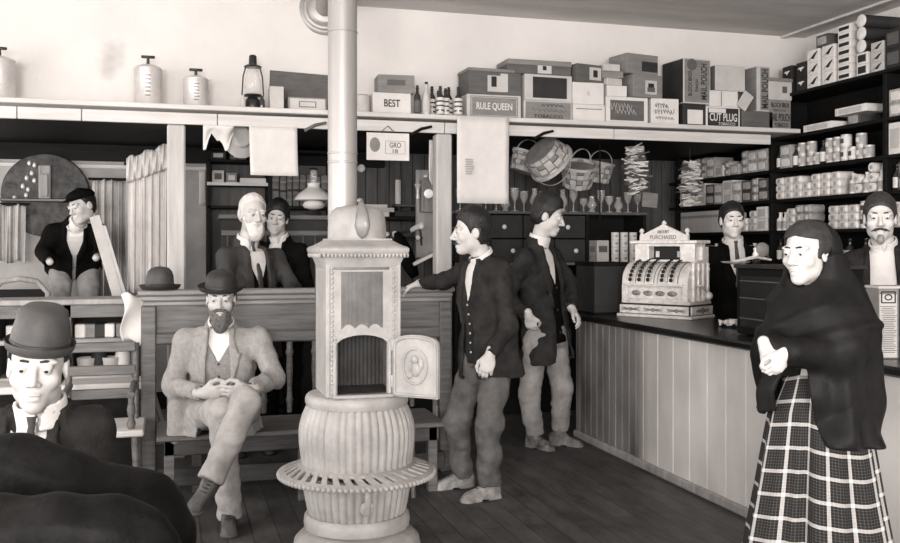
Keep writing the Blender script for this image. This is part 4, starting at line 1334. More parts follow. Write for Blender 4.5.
def scarf(p):
    q = H.loc(p)
    d = elld(q, (0, -.020, .046), (.094, .106, .095)) + F4(.002) * waves(q, 90, 3)
    c = np.minimum(.074 - q[:, 2] - .2 * np.abs(q[:, 0]), np.maximum(q[:, 1] - .022, -.10 - q[:, 2]))
    return np.maximum(smax(d, c, .01), -elld(q, (0, -.02, .046), (.077, .095, .086)))
lo, hi = bounds([hc], .2)
sdf_part('headscarf', scarf, lo, hi, .005, M_scarf, root, base)
hb = 1.24
def shawl(p):
    q = T.loc(p)
    # hood around the back of the head
    h = H.loc(p)
    hood = elld(h, (.005, -.055, .03), (.105, .115, .108))
    hood = smin(hood, capd(h, (0, -.075, -.02), (0, -.075, -.20), .092, .115), .05)
    cut = np.maximum(.30 - 0 * h[:, 0], 0)
    hood = smax(hood, h[:, 1] + .035 - .45 * np.maximum(h[:, 2] * -1 - .07, 0), .02)
    hood = hood + F4(.004) * waves(p, 45, 8)
    st = [(.60, .242, .205, 0), (.85, .236, .20, .0), (1.02, .226, .20, .01), (1.15, .220, .195, .01), (1.27, .192, .160, 0), (1.345, .150, .125, -.01), (1.40, .125, .11, -.01), (1.44, .10, .095, -.01)]
    d = loft(q, st, 2.2)
    ang = np.arctan2(q[:, 0], q[:, 1])
    hang = np.clip((1.40 - q[:, 2]) / .6, 0, 1)
    d = d + (np.sin(ang * 8 + q[:, 2] * 5 + np.sin(q[:, 2] * 9) * .8) * .014 + np.sin(ang * 15 - q[:, 2] * 9) * .005).astype(F4) * hang.astype(F4)
    d = d + waves(p * np.array((1, 1, 1.8), F4), 15, 5) * F4(.016) - np.abs(waves(p * np.array((.8, .8, 1.4), F4), 17, 21)) * F4(.034)
    swag = np.sin(q[:, 2] * 52 + ang * 2.6 + np.sin(ang * 2) * 1.5) * np.clip(1 - np.abs(q[:, 2] - 1.17) / .22, 0, 1)
    d = d - (np.clip(swag, 0, 1) ** 2 * .016).astype(F4)
    # forearms lifting the cloth in front
    arm = smin(capd(p, sr, er, .07, .075), capd(p, er, wr + (er - wr).normalized() * .04, .070, .055), .05)
    arm = smin(arm, smin(capd(p, sl, el, .075, .075), capd(p, el, wl + (el - wl).normalized() * .04, .070, .055), .05), .05)
    d = smin(d, arm + waves(p, 40, 2) * F4(.006), .06)
    # wrapped crossing folds on the chest
    fold = capd(p, T.w(.06, .08, 1.36), T.w(-.17, .15, 1.12), .045, .045)
    d = smin(d, fold, .04)
    d = smin(d, hood, .05)
    out = d
    inside = -(d + .016)
    lower = np.maximum(inside, q[:, 2] - 1.02)
    # hem: longer at the sides, raised over the skirt front
    hem = np.interp(ang, [-3.15, -1.9, -.95, -.45, -.25, -.10, .40, .55, 1.0, 2.2, 3.15], [.72, .71, .71, .72, .80, 1.02, 1.02, .84, .81, .80, .72])
    d = smax(d, (hem - q[:, 2]).astype(F4) * F4(.8), .012)
    d = np.maximum(d, -smax(-inside, q[:, 2] - 1.0, .01)) if False else d
    hollow = np.maximum(out + .018, q[:, 2] - .98)
    d = np.maximum(d, -hollow)
    return np.maximum(d, -(elld(h, (0, .03, .0), (.080, .11, .13))))
lo, hi = bounds([H.w(0, 0, .14), T.w(-.3, -.3, .6), T.w(.3, .3, .6), T.w(-.3, .3, 1), T.w(.3, -.3, 1), wl, wr], .1)
sdf_part('shawl', shawl, lo, hi, .0065, M_shawl, root, base)
# skirt: a gathered cone with folds, unwrapped for the weave
me = bpy.data.meshes.new('skirt')
nu, nv = 220, 40
vs, uvs, fs = [], [], []
def skp(a, z):
    t_ = 1 - z / .98
    w, dp = np.interp(t_, [0, .15, .5, 1], [.135, .19, .245, .335]), np.interp(t_, [0, .15, .5, 1], [.11, .17, .23, .31])
    fo = .022 * t_ ** .6 * (math.sin(7 * a + .9 * math.sin(2 * a) + 1.1) + .35 * math.sin(17 * a + 2 * t_))
    deep = -.05 * t_ ** .5 * math.exp(-((a - 1.62) / .10) ** 2)
    return Vector(((w + fo + deep) * math.cos(a), (dp + fo + deep) * math.sin(a), z))
for j in range(nv):
    z = .02 + .96 * j / (nv - 1)
    s = 0; pv = None
    for i in range(nu + 1):
        a = 2 * PI * i / nu - PI / 2
        p = skp(a, z)
        if pv is not None: s += (skp(a, .45) - skp(a - 2 * PI / nu, .45)).length
        pv = p
        vs.append(tuple(T.x * p.x + T.y * p.y + T.z * p.z)); uvs.append((s, z + .012 * math.sin(a * 3)))
for j in range(nv - 1):
    for i in range(nu):
        A = j * (nu + 1) + i; fs.append((A, A + 1, A + nu + 2, A + nu + 1))
me.from_pydata(vs, [], fs)
ul = me.uv_layers.new(name='weave')
for lp in me.loops: ul.data[lp.index].uv = uvs[lp.vertex_index]
me.polygons.foreach_set('use_smooth', [True] * len(fs))
me.materials.append(plaid()); me.update()
sk = link('skirt', me, root)
md = sk.modifiers.new('thickness', 'SOLIDIFY'); md.thickness = .006
# dark drape of the shawl corner hanging at the left of the skirt
# ---- draped overcoats at the lower left
def coat(label, ridge, thick, dz, seed, m):
    pts = [PD(*q) for q in ridge]
    c0 = sum(pts, Vector()) / len(pts)
    def f(p):
        d = None
        for a, b_ in zip(pts, pts[1:]):
            e = capd(p, a - UP * thick, b_ - UP * thick, thick, thick)
            d = e if d is None else smin(d, e, .04)
            # cloth falling to the floor below the ridge
            ba = (b_ - a); L2 = ba.x ** 2 + ba.y ** 2
            t = np.clip(((p[:, 0] - a.x) * ba.x + (p[:, 1] - a.y) * ba.y) / L2, 0, 1)
            zz = a.z + ba.z * t - thick
            dx = p[:, 0] - a.x - ba.x * t; dy = p[:, 1] - a.y - ba.y * t
            h = np.sqrt(dx * dx + dy * dy) - (thick + .10 * np.clip(zz - p[:, 2], 0, 1)).astype(F4)
            d = smin(d, np.maximum(h, np.maximum(p[:, 2] - zz, .01 - p[:, 2])).astype(F4), .04)
        d = d + waves(p * np.array((1, 1, .5), F4), 16, seed) * F4(.014) + waves(p, 48, seed + 2) * F4(.004)
        return np.maximum(d, .006 - p[:, 2])
    lo, hi = bounds(pts + [Vector((p.x, p.y, 0)) for p in pts], .32)
    lo[2] = -.02
    o = sdf_part('draped_overcoat', f, lo, hi, .010, m, None, (c0.x, c0.y, 0))
    o.location = (c0.x, c0.y, 0)
    tag(o, label, 'coat')
M_coat = mat('worn_dark_coat', .008, rough=.6, var=.7, scale=9, bump=.3, bscale=60, spec=.08)
coat('dark heavy overcoat draped in the left foreground, just below the smiling man', [(-60, 432, 1.95), (20, 440, 1.95), (70, 456, 1.96), (120, 472, 1.98), (150, 480, 2.0), (164, 500, 2.0)], .055, .4, 3, M_coat)
coat('nearest dark overcoat, draped low in the bottom left corner', [(-60, 500, 1.58), (0, 500, 1.58), (60, 496, 1.58), (110, 500, 1.60), (140, 515, 1.62), (160, 545, 1.62)], .05, .4, 7, M_coat)
# ================================================================ things along the high shelf
M_paper = mat('pale_paper', .62, rough=.8, var=.06, scale=10)
M_paper2 = mat('cream_card', .48, rough=.8, var=.10, scale=8)
M_kraft = mat('grey_card', .20, rough=.8, var=.18, scale=6, stretch=(1, 1, 4))
M_kraftd = mat('brown_card', .10, rough=.75, var=.2, scale=6, stretch=(1, 1, 4))
M_dcard = mat('dark_card', .022, rough=.7, var=.3, scale=8)
M_ink = mat('black_ink', .015, rough=.7, var=0)
M_inkg = mat('grey_ink', .10, rough=.7, var=0)
M_inkg2 = mat('faded_ink', .36, rough=.8, var=0)
M_tin = mat('bright_tin', .55, rough=.38, var=.12, scale=10, metal=.25)
M_blackm = mat('black_metal', .02, rough=.35, var=.2)
M_glassw = glass('clear_glass', .75, .28)
M_glassd = glass('dark_bottle_glass', .03, .92)

def carton(name, label, w, dp, h, loc, m, rz=0.0, group=None, cat='box', lid=None, panels=(), text=(), scrawl=(), side=None, b=.004):
    """front faces local -y; panels: (cx, cz, w, h, material) in fractions of the face."""
    t = thing(name, label, cat, loc, rz, group)
    lh = lid[0] * h if lid else 0
    bd = MB(); bd.box((0, 0, (h - lh) / 2), (w, dp, h - lh), b)
    part('body', bd, m, t)
    if lid:
        bd = MB(); bd.box((0, 0, h - lh / 2), (w + .010, dp + .010, lh), b); part('lid', bd, lid[1], t)
    last = t
    for ip, (cx, cz, pw, ph, pm) in enumerate(panels):
        bd = MB(); bd.box((cx * w / 2, -dp / 2 - .0010 - .0012 * ip, h / 2 + cz * h / 2), (pw * w, .003, ph * h), 0)
        last = part('label_panel', bd, pm, t)
    for k, (s, cx, cz, tw, thh, tm) in enumerate(text):
        M = Matrix.Translation((cx * w / 2, -dp / 2 - .003 - .0012 * len(panels), h / 2 + cz * h / 2))
        lettering(s, tw * w, thh * h, tm, t, M)
    for k, (cx, cz, tw, thh, tm) in enumerate(scrawl):      # illegible handwriting
        y_ = -dp / 2 - .003 - .0012 * len(panels); r_ = random.Random(k + int(w * 1000))
        x0 = cx * w / 2 - tw * w / 2; n_ = int(10 + tw * 20)
        bd = MB(); bd.tube([(x0 + tw * w * i / n_ + .006 * math.sin(i * 1.7), y_, h / 2 + cz * h / 2 + thh * h * .5 * math.sin(i * 1.9 + r_.uniform(-.4, .4))) for i in range(n_)], .0022, 5)
        part('handwriting', bd, tm, t, 60)
    if side:
        bd = MB(); bd.box((side[0] * w / 2 + (.0012 if side[0] > 0 else -.0012), 0, h / 2), (.003, dp * .96, h * .96), 0); part('side_panel', bd, side[1], t)
    return t
Yb = 7.06
def stack(rows, z0=LEDGE):
    """rows bottom to top: (pl, pr, height_px, kwargs) -> cartons standing on each other."""
    z = z0 + .0005
    for (pl, pr, hp, kw) in rows:
        pm = 100
        kw = dict(kw)
        yy = kw.pop('Y', Yb)
        a, c = AY(pl, pm, yy), AY(pr, pm, yy)
        d = c.length and ((c - Vector((0, 0, EYE))).dot(FW) + (a - Vector((0, 0, EYE))).dot(FW)) / 2
        w = c.x - a.x; h = hp / FPX * d; dp = kw.pop('dp', .22)
        carton(kw.pop('name', 'carton'), kw.pop('label'), w, dp, h, ((a.x + c.x) / 2, yy + dp / 2, z), kw.pop('m', M_kraft), **kw)
        z += h + .0008 + (.010 if kw.get('lid') else 0) * 0
W1 = [(0, 0, .86, .80, M_paper)]
stack([(373, 411, 22, dict(label='white box lettered BEST on the high shelf', m=M_paper, dp=.17, text=[('BEST', 0, .05, .42, .34, M_ink)])),
       (379, 415, 18, dict(label='grey wooden cigar box on top of the white lettered box', m=M_kraft, dp=.2, rz=-.06, panels=[(0, .15, .5, .3, M_kraftd)]))])
stack([(288, 327, 14, dict(label='flat pale box with an oval label left of the stovepipe', m=M_kraft, dp=.2, panels=[(0, 0, .9, .8, M_paper2), (0, 0, .45, .45, M_kraft), (0, 0, .38, .3, M_paper2)]))])
stack([(270, 284, 24, dict(label='upright pale carton beside the lantern', m=M_paper2, dp=.16, side=(1, M_dcard)))])
solid('tin_tray', MB().box((0, 0, .006), (.40, .012, .30), .003), M_kraftd, 'thin dark tray on edge at the lantern carton', 'tray', (AY(281, 100, 7.3).x + .16, 7.36, LEDGE + .001)) if False else None
# leaning board behind the flat box
bd = MB(); bd.box((0, 0, .16), (.47, .02, .32), .003, R=Matrix.Rotation(-.16, 3, 'X') @ Matrix.Rotation(.04, 3, 'Y'))
q = AY(300, 90, 7.33)
t = solid('leaning_board', bd, M_kraftd, 'wide grey board leaning on the wall behind the flat box', 'board', (q.x, 7.30, LEDGE + .012))
sol = [(467, 521, 24, dict(label='grey box with a framed front lettered RULE QUEEN, below a lidded box', m=M_paper2, dp=.24, panels=[(0, 0, .88, .86, M_kraft), (0, 0, .84, .78, M_paper2), (0, 0, .82, .74, M_kraft)], text=[('RULE QUEEN', 0, -.02, .66, .34, M_paper)])),
       (468, 521, 26, dict(label='lidded grey box with a small portrait label, above the RULE QUEEN box', m=M_kraftd, dp=.26, lid=(.12, M_kraft), rz=.03, panels=[(.05, -.15, .34, .62, M_paper2), (-.05, 0, .10, .40, M_ink), (.34, -.05, .14, .70, M_paper2)]))]
stack(sol)
stack([(524, 572, 20, dict(label='printed wooden tobacco box third from the left among the box stacks', m=M_paper2, dp=.24, panels=[(0, 0, .94, .86, M_kraft)], text=[('TOBACCO', 0, -.55, .6, .16, M_ink)], scrawl=[(.2, .55, .5, .16, M_ink), (.05, .05, .75, .18, M_inkg)])),
       (524, 572, 26, dict(label='dark-fronted open box with pale edges resting on the printed wooden box', m=M_paper2, dp=.24, rz=.04, panels=[(.05, 0, .72, .80, M_dcard)])),
       (508, 571, 14, dict(label='wide flat lidded box with portrait label, highest above the dark-fronted box', m=M_kraftd, dp=.26, lid=(.38, M_kraft), panels=[(.15, -.25, .22, .62, M_paper2), (.15, -.1, .06, .3, M_ink)]))])
stack([(573, 605, 18, dict(label='lower white carton with faint lines beside the printed wooden box', m=M_paper, dp=.2, panels=[(0, .5, .8, .04, M_inkg)])),
       (573, 604, 22, dict(label='upper white carton, tall and plain, under the tilted dark box', m=M_paper, dp=.2, rz=-.02, panels=[(0, .0, .1, .2, M_paper2)])),
       (572, 605, 18, dict(label='tilted dark grey box with small picture label on two white cartons', m=M_kraftd, dp=.26, rz=.22, panels=[(.25, 0, .4, .7, M_paper2), (.25, 0, .15, .4, M_ink)]))])
stack([(606, 648, 27, dict(label='white-framed box with a dark printed front and curling letters', m=M_paper, dp=.22, panels=[(0, 0, .80, .74, M_kraftd)], scrawl=[(-.30, .25, .55, .30, M_paper2), (-.05, -.1, .5, .2, M_paper2)])),
       (607, 627, 11, dict(label='little white block carton above the white-framed box', m=M_paper, dp=.14)),
       (605, 622, 7, dict(label='lowest of three small packets piled on the little white carton', name='packet', m=M_paper2, dp=.12, rz=.2)),
       (604, 624, 7, dict(label='middle of three small packets piled on the little white carton', name='packet', m=M_kraft, dp=.12, rz=-.15)),
       (603, 620, 7, dict(label='top of three small packets piled on the little white carton', name='packet', m=M_paper2, dp=.12, rz=.1))])
stack([(652, 679, 27, dict(label='pale box with handwritten lines right of the white-framed box', m=M_paper, dp=.2, rz=-.05, scrawl=[(-.25, .45, .5, .22, M_ink), (-.05, .02, .75, .2, M_ink), (0, -.45, .7, .12, M_inkg)])),
       (630, 662, 23, dict(label='grey box with an animal picture label, behind the handwritten box', m=M_kraft, dp=.24, rz=.16, panels=[(.2, -.1, .4, .6, M_paper2), (.2, 0, .2, .25, M_ink), (.2, -.3, .26, .2, M_inkg)])),
       (622, 658, 20, dict(label='top grey box with a dark picture corner, above the animal label', m=M_kraft, dp=.24, rz=.2, panels=[(.45, -.2, .5, .5, M_dcard)]))])
stack([(683, 706, 23, dict(label='dark carton with a plain white square label under the Mail Pouch box', m=M_dcard, dp=.22, panels=[(.05, -.15, .66, .62, M_paper)])),
       (681, 710, 45, dict(label='tall box lettered MAIL POUCH up its front, with a dark left side', m=M_paper2, dp=.30, rz=.10, side=(-1, M_dcard), panels=[(0, 0, .92, .94, M_kraft)]))])
# lettering running up the tall box
tall = [o for o in bpy.data.objects if o.get('label', '').startswith('tall box lettered')][0]
tb = [c for c in tall.children if c.name.startswith('body')][0]
w_, d_, h_ = tb.dimensions
bpy.context.view_layer.update(); w_, d_, h_ = tb.dimensions
for s, fx, tw, thh, fz in (('MAIL POUCH', .24, .80, .22, 0), ('BLOCH BROS', -.27, .55, .13, -.12), ('TOBACCO', -.02, .28, .09, -.2)):
    M = Matrix.Translation((fx * w_, -d_ / 2 - .004, h_ / 2 + fz * h_ * .5)) @ Matrix.Rotation(-PI / 2, 4, 'Y')
    lettering(s, tw * h_, thh * w_, M_ink, tall, M)
bd = MB(); bd.lathe([(.0, 0), (.18 * w_, 0), (.18 * w_, .003), (0, .003)], (-.20 * w_, -d_ / 2 - .0025, .86 * h_), 20, ax=(0, -1, 0))
part('seal', bd, M_inkg, tall)
stack([(706, 740, 21, dict(label='white-edged box lettered CUT PLUG on a dark ground', m=M_paper, dp=.2, panels=[(0, 0, .90, .86, M_dcard), (-.35, .62, .5, .2, M_paper)], text=[('CUT PLUG', 0, .0, .80, .38, M_paper), ('TOBACCO', .2, -.62, .5, .14, M_paper2)])),
       (710, 738, 16, dict(label='split white packet lying on the CUT PLUG box', name='packet', m=M_paper, dp=.18, panels=[(-.2, 0, .02, .9, M_inkg)])),
       (714, 745, 25, dict(label='big pale wooden box with dark left side above the CUT PLUG box', m=M_paper2, dp=.26, rz=.06, side=(-1, M_kraftd)))])
stack([(742, 773, 18, dict(label='plain grey wooden crate right of the CUT PLUG box', name='crate', m=M_kraftd, dp=.2)),
       (756, 770, 45, dict(label='tall narrow box with big blotched letters standing on the plain crate', m=M_paper2, dp=.2, rz=.06, side=(-1, M_kraft), panels=[(.15, 0, .62, .94, M_kraft)]))])
tall = [o for o in bpy.data.objects if o.get('label', '').startswith('tall narrow box')][0]
bpy.context.view_layer.update()
tb = [c for c in tall.children if c.name.startswith('body')][0]; w_, d_, h_ = tb.dimensions
lettering('MAIL POUCH', .86 * h_, .46 * w_, M_ink, tall, Matrix.Translation((.08 * w_, -d_ / 2 - .004, h_ / 2)) @ Matrix.Rotation(-PI / 2, 4, 'Y'))
bd = MB(); bd.box((0, 0, .06), (.10, .02, .15), .004, R=Matrix.Rotation(.6, 3, 'Y'))
solid('folded_card', bd, M_paper2, 'small folded card leaning between the pale wooden box and the tall narrow box', 'card', (AY(747, 105, 7.02).x, 7.05, LEDGE + .175))
stack([(769, 791, 30, dict(label='grey box lettered MAIL POUCH at the right end of the shelf', m=M_kraft, dp=.2, text=[('BLOCH BROS', 0, .66, .8, .16, M_ink), ('TOBACCO CO', -.1, .32, .6, .10, M_inkg), ('MAIL POUCH', 0, -.15, .9, .26, M_ink), ('TOBACCO', .1, -.66, .6, .14, M_ink)])),
       (768, 792, 22, dict(label='pale lidded box with small dark picture at the right end, above MAIL POUCH', m=M_paper2, dp=.22, rz=.05, lid=(.16, M_kraft), panels=[(.35, -.05, .2, .3, M_inkg)]))])

# ---- bottles
def bottle_parts(t, h, r, m, lab=None, cap=M_ink):
    b = MB(); b.lathe([(r * .9, 0), (r, .006), (r, h * .58), (r * .9, h * .66), (r * .42, h * .76), (r * .38, h * .88), (r * .5, h * .89), (r * .5, h * .92), (r * .4, h * .925)], seg=18)
    part('glass', b, m, t, 50)
    b = MB(); b.lathe([(r * .36, h * .92), (r * .40, h), (0, h * 1.0)], seg=12); part('stopper', b, cap, t, 50)
    if lab:
        b = MB(); b.lathe([(r * 1.01, h * .10), (r * 1.03, h * .105), (r * 1.03, h * .5), (r * 1.01, h * .505)], seg=18); part('paper_label', b, lab, t, 50)
bl = [(418, .235, .027, M_glassd, M_kraftd, 'slim dark bottle nearest the BEST box'), (427, .265, .032, M_tin, M_paper2, 'tall pale bottle second from the BEST box')]
for px, h, r, m, lab, la in bl:
    t = thing('bottle', la + ' on the shelf', 'bottle', (AY(px, 100, 7.06).x, 7.08, LEDGE + .001)); bottle_parts(t, h, r, m, lab)
for k, (px, dy) in enumerate(((436, .10), (441, 0), (447, .02), (453, .10), (459, 0), (444, .14))):
    t = thing('bottle', f'{ORD[k]} dark ringed-label bottle in the cluster beside the two tall bottles', 'bottle', (AY(px, 100, 7.06).x, 7.08 + dy, LEDGE + .001), group='stoppered bottles on the high shelf')
    bottle_parts(t, .25 - .012 * (k % 3), .030, M_glassd)
    for q in range(4):
        b = MB(); z = .02 + q * .035; b.lathe([(.0305, z), (.0325, z + .002), (.0325, z + .022), (.0305, z + .024)], seg=18); part('label_ring', b, M_paper, t, 50)
b = MB(); b.lathe([(.05, 0), (.055, .005), (.055, .14), (.04, .15), (0, .15)], seg=20)
solid('jar', b, M_paper2, 'pale round jar just right of the stovepipe', 'jar', (AY(363, 100, 7.1).x, 7.12, LEDGE + .001), smooth=40)

# ---- three tall canisters with pump handles
def canister(px, h, r, label):
    q = AY(px, 100, 7.14)
    t = thing('canister', label, 'canister', (q.x, 7.16, LEDGE + .001), group='pale canisters with top handles')
    b = MB(); b.lathe([(r, 0), (r * 1.02, .006), (r * 1.02, .02), (r, .024), (r, h * .93), (r * 1.02, h * .94), (r * 1.02, h * .955), (r * .9, h), (r * .55, h * 1.05), (r * .3, h * 1.07), (0, h * 1.075)], seg=32)
    part('can', b, M_tin, t, 40)
    b = MB(); b.lathe([(.012, h * 1.05), (.010, h * 1.22), (.014, h * 1.24), (0, h * 1.25)], seg=10); b.box((0, 0, h * 1.26), (.095, .02, .02), .006)
    part('handle', b, M_blackm, t, 50)
    b = MB(); b.tube([(r * .95, -.01, h * .86), (r * 1.25, -.03, h * .96)], [.006, .004], 8); part('nozzle', b, M_tin, t, 60)
    b = MB()
    for k in range(6): b.box((.0 + (k % 2) * .004, -r * 1.005, h * .25 + k * h * .10), (.035, .004, .008), .001)
    part('printed_mark', b, M_kraft, t)
canister(148, .285, .097, 'pale canister with top handle, the tallest, left of centre on the high shelf')
canister(196, .225, .088, 'pale canister with top handle, shorter, near the lantern')
canister(-1, .29, .104, 'pale canister at the left edge of the picture on the high shelf')

# ---- kerosene lantern
q = AY(253, 100, 7.12)
t = thing('oil_lantern', 'glass oil lantern with a dark cap on the high shelf', 'lantern', (q.x, 7.14, LEDGE + .001))
b = MB(); b.lathe([(.055, 0), (.06, .01), (.058, .07), (.04, .09), (.03, .10)], seg=24); part('font', b, M_blackm, t, 40)
b = MB(); b.lathe([(.064, .105), (.068, .110), (.064, .118), (.03, .12)], seg=24); part('gallery', b, M_blackm, t, 40)
b = MB(); b.lathe([(.045, .12), (.062, .17), (.058, .23), (.040, .28), (.034, .32)], seg=24); part('globe', b, M_glassw, t, 180)
b = MB(); b.lathe([(.062, .318), (.066, .324), (.05, .335), (.030, .34), (.028, .40), (.020, .41), (0, .415)], seg=20); part('cap', b, M_blackm, t, 40)
b = MB()
for s in (-1, 1): b.tube([(s * .058, 0, .05), (s * .078, 0, .12), (s * .070, 0, .25), (s * .05, 0, .325)], .005, 8)
part('wire_guard', b, M_blackm, t, 60)
for k, px in enumerate((243, 262)):
    b = MB(); b.lathe([(.018, 0), (.020, .004), (.020, .07), (.012, .085), (.011, .10), (0, .10)], seg=14)
    solid('vial', b, M_paper2 if k == 0 else M_glassd, ('little pale vial left of the oil lantern', 'little dark bottle right of the oil lantern')[k], 'bottle', (AY(px, 100, 7.08).x, 7.08, LEDGE + .001), smooth=40)

# ---- sheets and small things hanging from the shelf
def sheet(name, label, pl, pr, pt, pb, Y, m, curl=.02, cat='paper', lean=0.0, ragged=0.0, seed=0):
    a, c = AY(pl, pt, Y), AY(pr, pb, Y)
    w, h = c.x - a.x, a.z - AY(pl, pb, Y).z
    r = random.Random(seed)
    ph = [r.uniform(0, 6) for _ in range(4)]
    def P(i, j):
        u, v = i / 11, j / 9
        rag = ragged * (math.sin(9 * u + ph[0]) + .6 * math.sin(17 * u + ph[1])) * v
        return (-w / 2 + w * u + lean * v * w, -curl * (math.sin(PI * u + ph[2]) * v + .3 * math.sin(5 * v + ph[3])), -h * v - rag)
    b = MB(); b.sheet(P, 12, 10, (0, .0025, 0))
    t = thing(name, label, cat, (a.x + w / 2, Y, a.z))
    part('sheet', b, m, t, 180)
    return t, w, h
t, w, h = sheet('paper_sheet', 'blank white sheet hanging from the shelf above the old man', 249, 297, 126, 175, 6.985, M_paper, .015, lean=.03)
t, w, h = sheet('poster_sheet', 'large white sheet hanging from the shelf front above the leaning young man', 457, 509, 116, 203, 6.93, M_paper, .012, 'poster')
b = MB()
r = random.Random(3)
for k in range(7): b.box((-.12 + .012 * r.random(), -.012, -.33 - k * .018), (.04 + .05 * (1 - k / 7) * (1 if k > 2 else .4), .002, .012), 0)
part('print_block', b, M_inkg2, t)
t = thing('wall_calendar', 'small white calendar card hanging by a string below the BEST box', 'calendar', tuple(AY(388, 133, 6.96)))
w, h = .325, .205
part('card', MB().box((0, 0, -h / 2), (w, .006, h), .001), M_paper, t)
b = MB(); b.tube([(-.06, .0, -.002), (0, .01, .055), (.06, 0, -.002)], .003, 6); part('string', b, M_ink, t, 60)
b = MB()
for x0, x1, z0, z1 in ((-.02, .13, -.06, -.155),):
    for z in (z0, z1): b.box(((x0 + x1) / 2, -.004, z), (x1 - x0, .002, .003))
    for x in (x0, x1): b.box((x, -.004, (z0 + z1) / 2), (.003, .002, z0 - z1))
b.ell((-.10, -.003, -.09), (.04, .001, .055), 16, 8)
part('ornament', b, M_kraft, t)
lettering('GRO', .09, .04, M_inkg, t, Matrix.Translation((.055, -.0045, -.09)))
lettering('18', .04, .03, M_inkg, t, Matrix.Translation((.055, -.0045, -.135)))
t, w, h = sheet('paper_scrap', 'crumpled white paper scrap hanging beside the left post', 203, 234, 125, 141, 7.0, M_paper, .05, ragged=.05, seed=4)
t, w, h = sheet('paper_scrap', 'curved white paper edge showing behind the right post', 429, 446, 140, 183, 7.2, M_paper, .03, ragged=.02, seed=6)
b = MB(); b.lathe([(.0, .04), (.07, .045), (.085, .03), (.088, .012), (.15, .006), (.16, 0), (.088, .002)], seg=32)
q = AY(240, 137, 7.22)
o = solid('straw_hat', b, M_paper2, 'pale straw hat hanging by its brim beside the blank white sheet', 'hat', tuple(q), smooth=40); o.rotation_euler = (PI / 2 - .1, 0, .5)

# ---- splint baskets hanging together
M_splint = mat('basket_splint', .42, rough=.6, var=.25, scale=12, bump=.15, bscale=40)
M_splintd = mat('basket_dark_splint', .20, rough=.6, var=.3, scale=12, bump=.15, bscale=40)
def basket(loc, rot, r0, r1, h, label):
    t = thing('splint_basket', label, 'basket', loc, 0, 'splint baskets hanging under the shelf')
    t.rotation_euler = rot
    b = MB()
    nseg, rows = 15, 4
    for i in range(rows):
        for k in range(nseg):
            out = (i + k) % 2
            a0, a1 = 2 * PI * (k + .03) / nseg, 2 * PI * (k + .97) / nseg
            z0, z1 = h * (i + .05) / rows, h * (i + .95) / rows
            def pp(a, z, dr): 
                r = r0 + (r1 - r0) * z / h + dr + (.006 if out else -.002)
                return (r * math.cos(a), r * math.sin(a), z)
            vs = [pp(a0, z0, 0), pp(a1, z0, 0), pp(a1, z1, 0), pp(a0, z1, 0), pp(a0, z0, -.004), pp(a1, z0, -.004), pp(a1, z1, -.004), pp(a0, z1, -.004)]
            b.mi = 1 - out if i % 2 else 0
            b.add(vs, [(0, 1, 2, 3), (7, 6, 5, 4), (1, 0, 4, 5), (3, 2, 6, 7), (2, 1, 5, 6), (0, 3, 7, 4)])
    part('woven_body', b, [M_splint, M_splintd], t)
    b = MB(); b.lathe([(r1 + .004, h - .02), (r1 + .014, h - .018), (r1 + .014, h + .006), (r1 - .004, h + .006), (r1 - .006, h - .02)], seg=32); part('rim', b, M_splint, t, 40)
    b = MB(); b.lathe([(0, 0), (r0, 0), (r0, .006), (0, .006)], seg=24); part('bottom', b, M_splintd, t)
    b = MB(); b.tube([((r1) * math.cos(a), 0, h - .01 + r1 * 1.0 * math.sin(a)) for a in [PI * k / 14 for k in range(15)]], .009, 8, flat=.4, upv=(0, 1, 0)); part('handle', b, M_splint, t, 60)
for px, py, Y, rot, r0, r1, h, lab in ((522, 172, 7.75, (.15, .30, .3), .10, .13, .17, 'splint basket at the left of the hanging cluster, nearly upright'),
                                      (540, 150, 7.38, (-.25, 2.28, .0), .15, .19, .17, 'largest splint basket, tipped over, in the middle of the hanging cluster'),
                                      (577, 186, 7.72, (.35, -.25, .4), .12, .15, .20, 'splint basket right of the tipped one in the hanging cluster'),
                                      (597, 182, 8.0, (.2, .1, .1), .10, .12, .18, 'dim splint basket at the right end of the hanging cluster')):
    basket(AY(px, py, Y), rot, r0, r1, h, lab)
# ---- bundles of papers hanging on cords
def bundle(px, pt, pb, hw, Y, label, seed):
    a, c = AY(px, pt, Y), AY(px, pb, Y)
    t = thing('hanging_bundle', label, 'bundle', tuple(a))
    h = a.z - c.z; r = random.Random(seed)
    b = MB()
    for k in range(74):
        z = -h * (k + .5) / 74 + r.uniform(-.01, .01)
        w = hw * (1.0 - .25 * abs(k / 37 - 1) ** 3)
        R = Matrix.Rotation(r.uniform(-.5, .5), 3, 'Z') @ Matrix.Rotation(r.uniform(-.45, .45), 3, 'Y') @ Matrix.Rotation(r.uniform(-.4, .4), 3, 'X')
        b.mi = 1 if r.random() < .35 else 0
        b.box((r.uniform(-.5, .5) * w * .9, r.uniform(-.6, .6) * w * .6, z), (w * r.uniform(.5, 1.15), w * r.uniform(.5, .9), r.uniform(.006, .018)), .002, R=R)
    o = part('folded_papers', b, [M_paper, M_kraftd], t); o['kind'] = 'stuff'
    b = MB(); b.tube([(0, 0, -h), (0, 0, 2.428 - a.z)], .004, 6); part('cord', b, M_ink, t, 60)
bundle(636, 146, 192, .125, 7.5, 'thick bundle of folded white papers hanging on a cord above the cash register', 2)
bundle(690, 163, 205, .125, 7.75, 'dimmer bundle of folded papers hanging right of the thick white bundle', 5)
b = MB(); b.box((0, 0, 0), (.15, .004, .13), .001, R=Matrix.Rotation(.10, 3, 'Y'))
solid('hanging_card', b, M_kraft, 'small grey card hanging below the thick white bundle', 'card', tuple(AY(650, 200, 7.6)))
b = MB(); b.tube([(0, 0, 0), (0, 0, .72)], .006, 8)
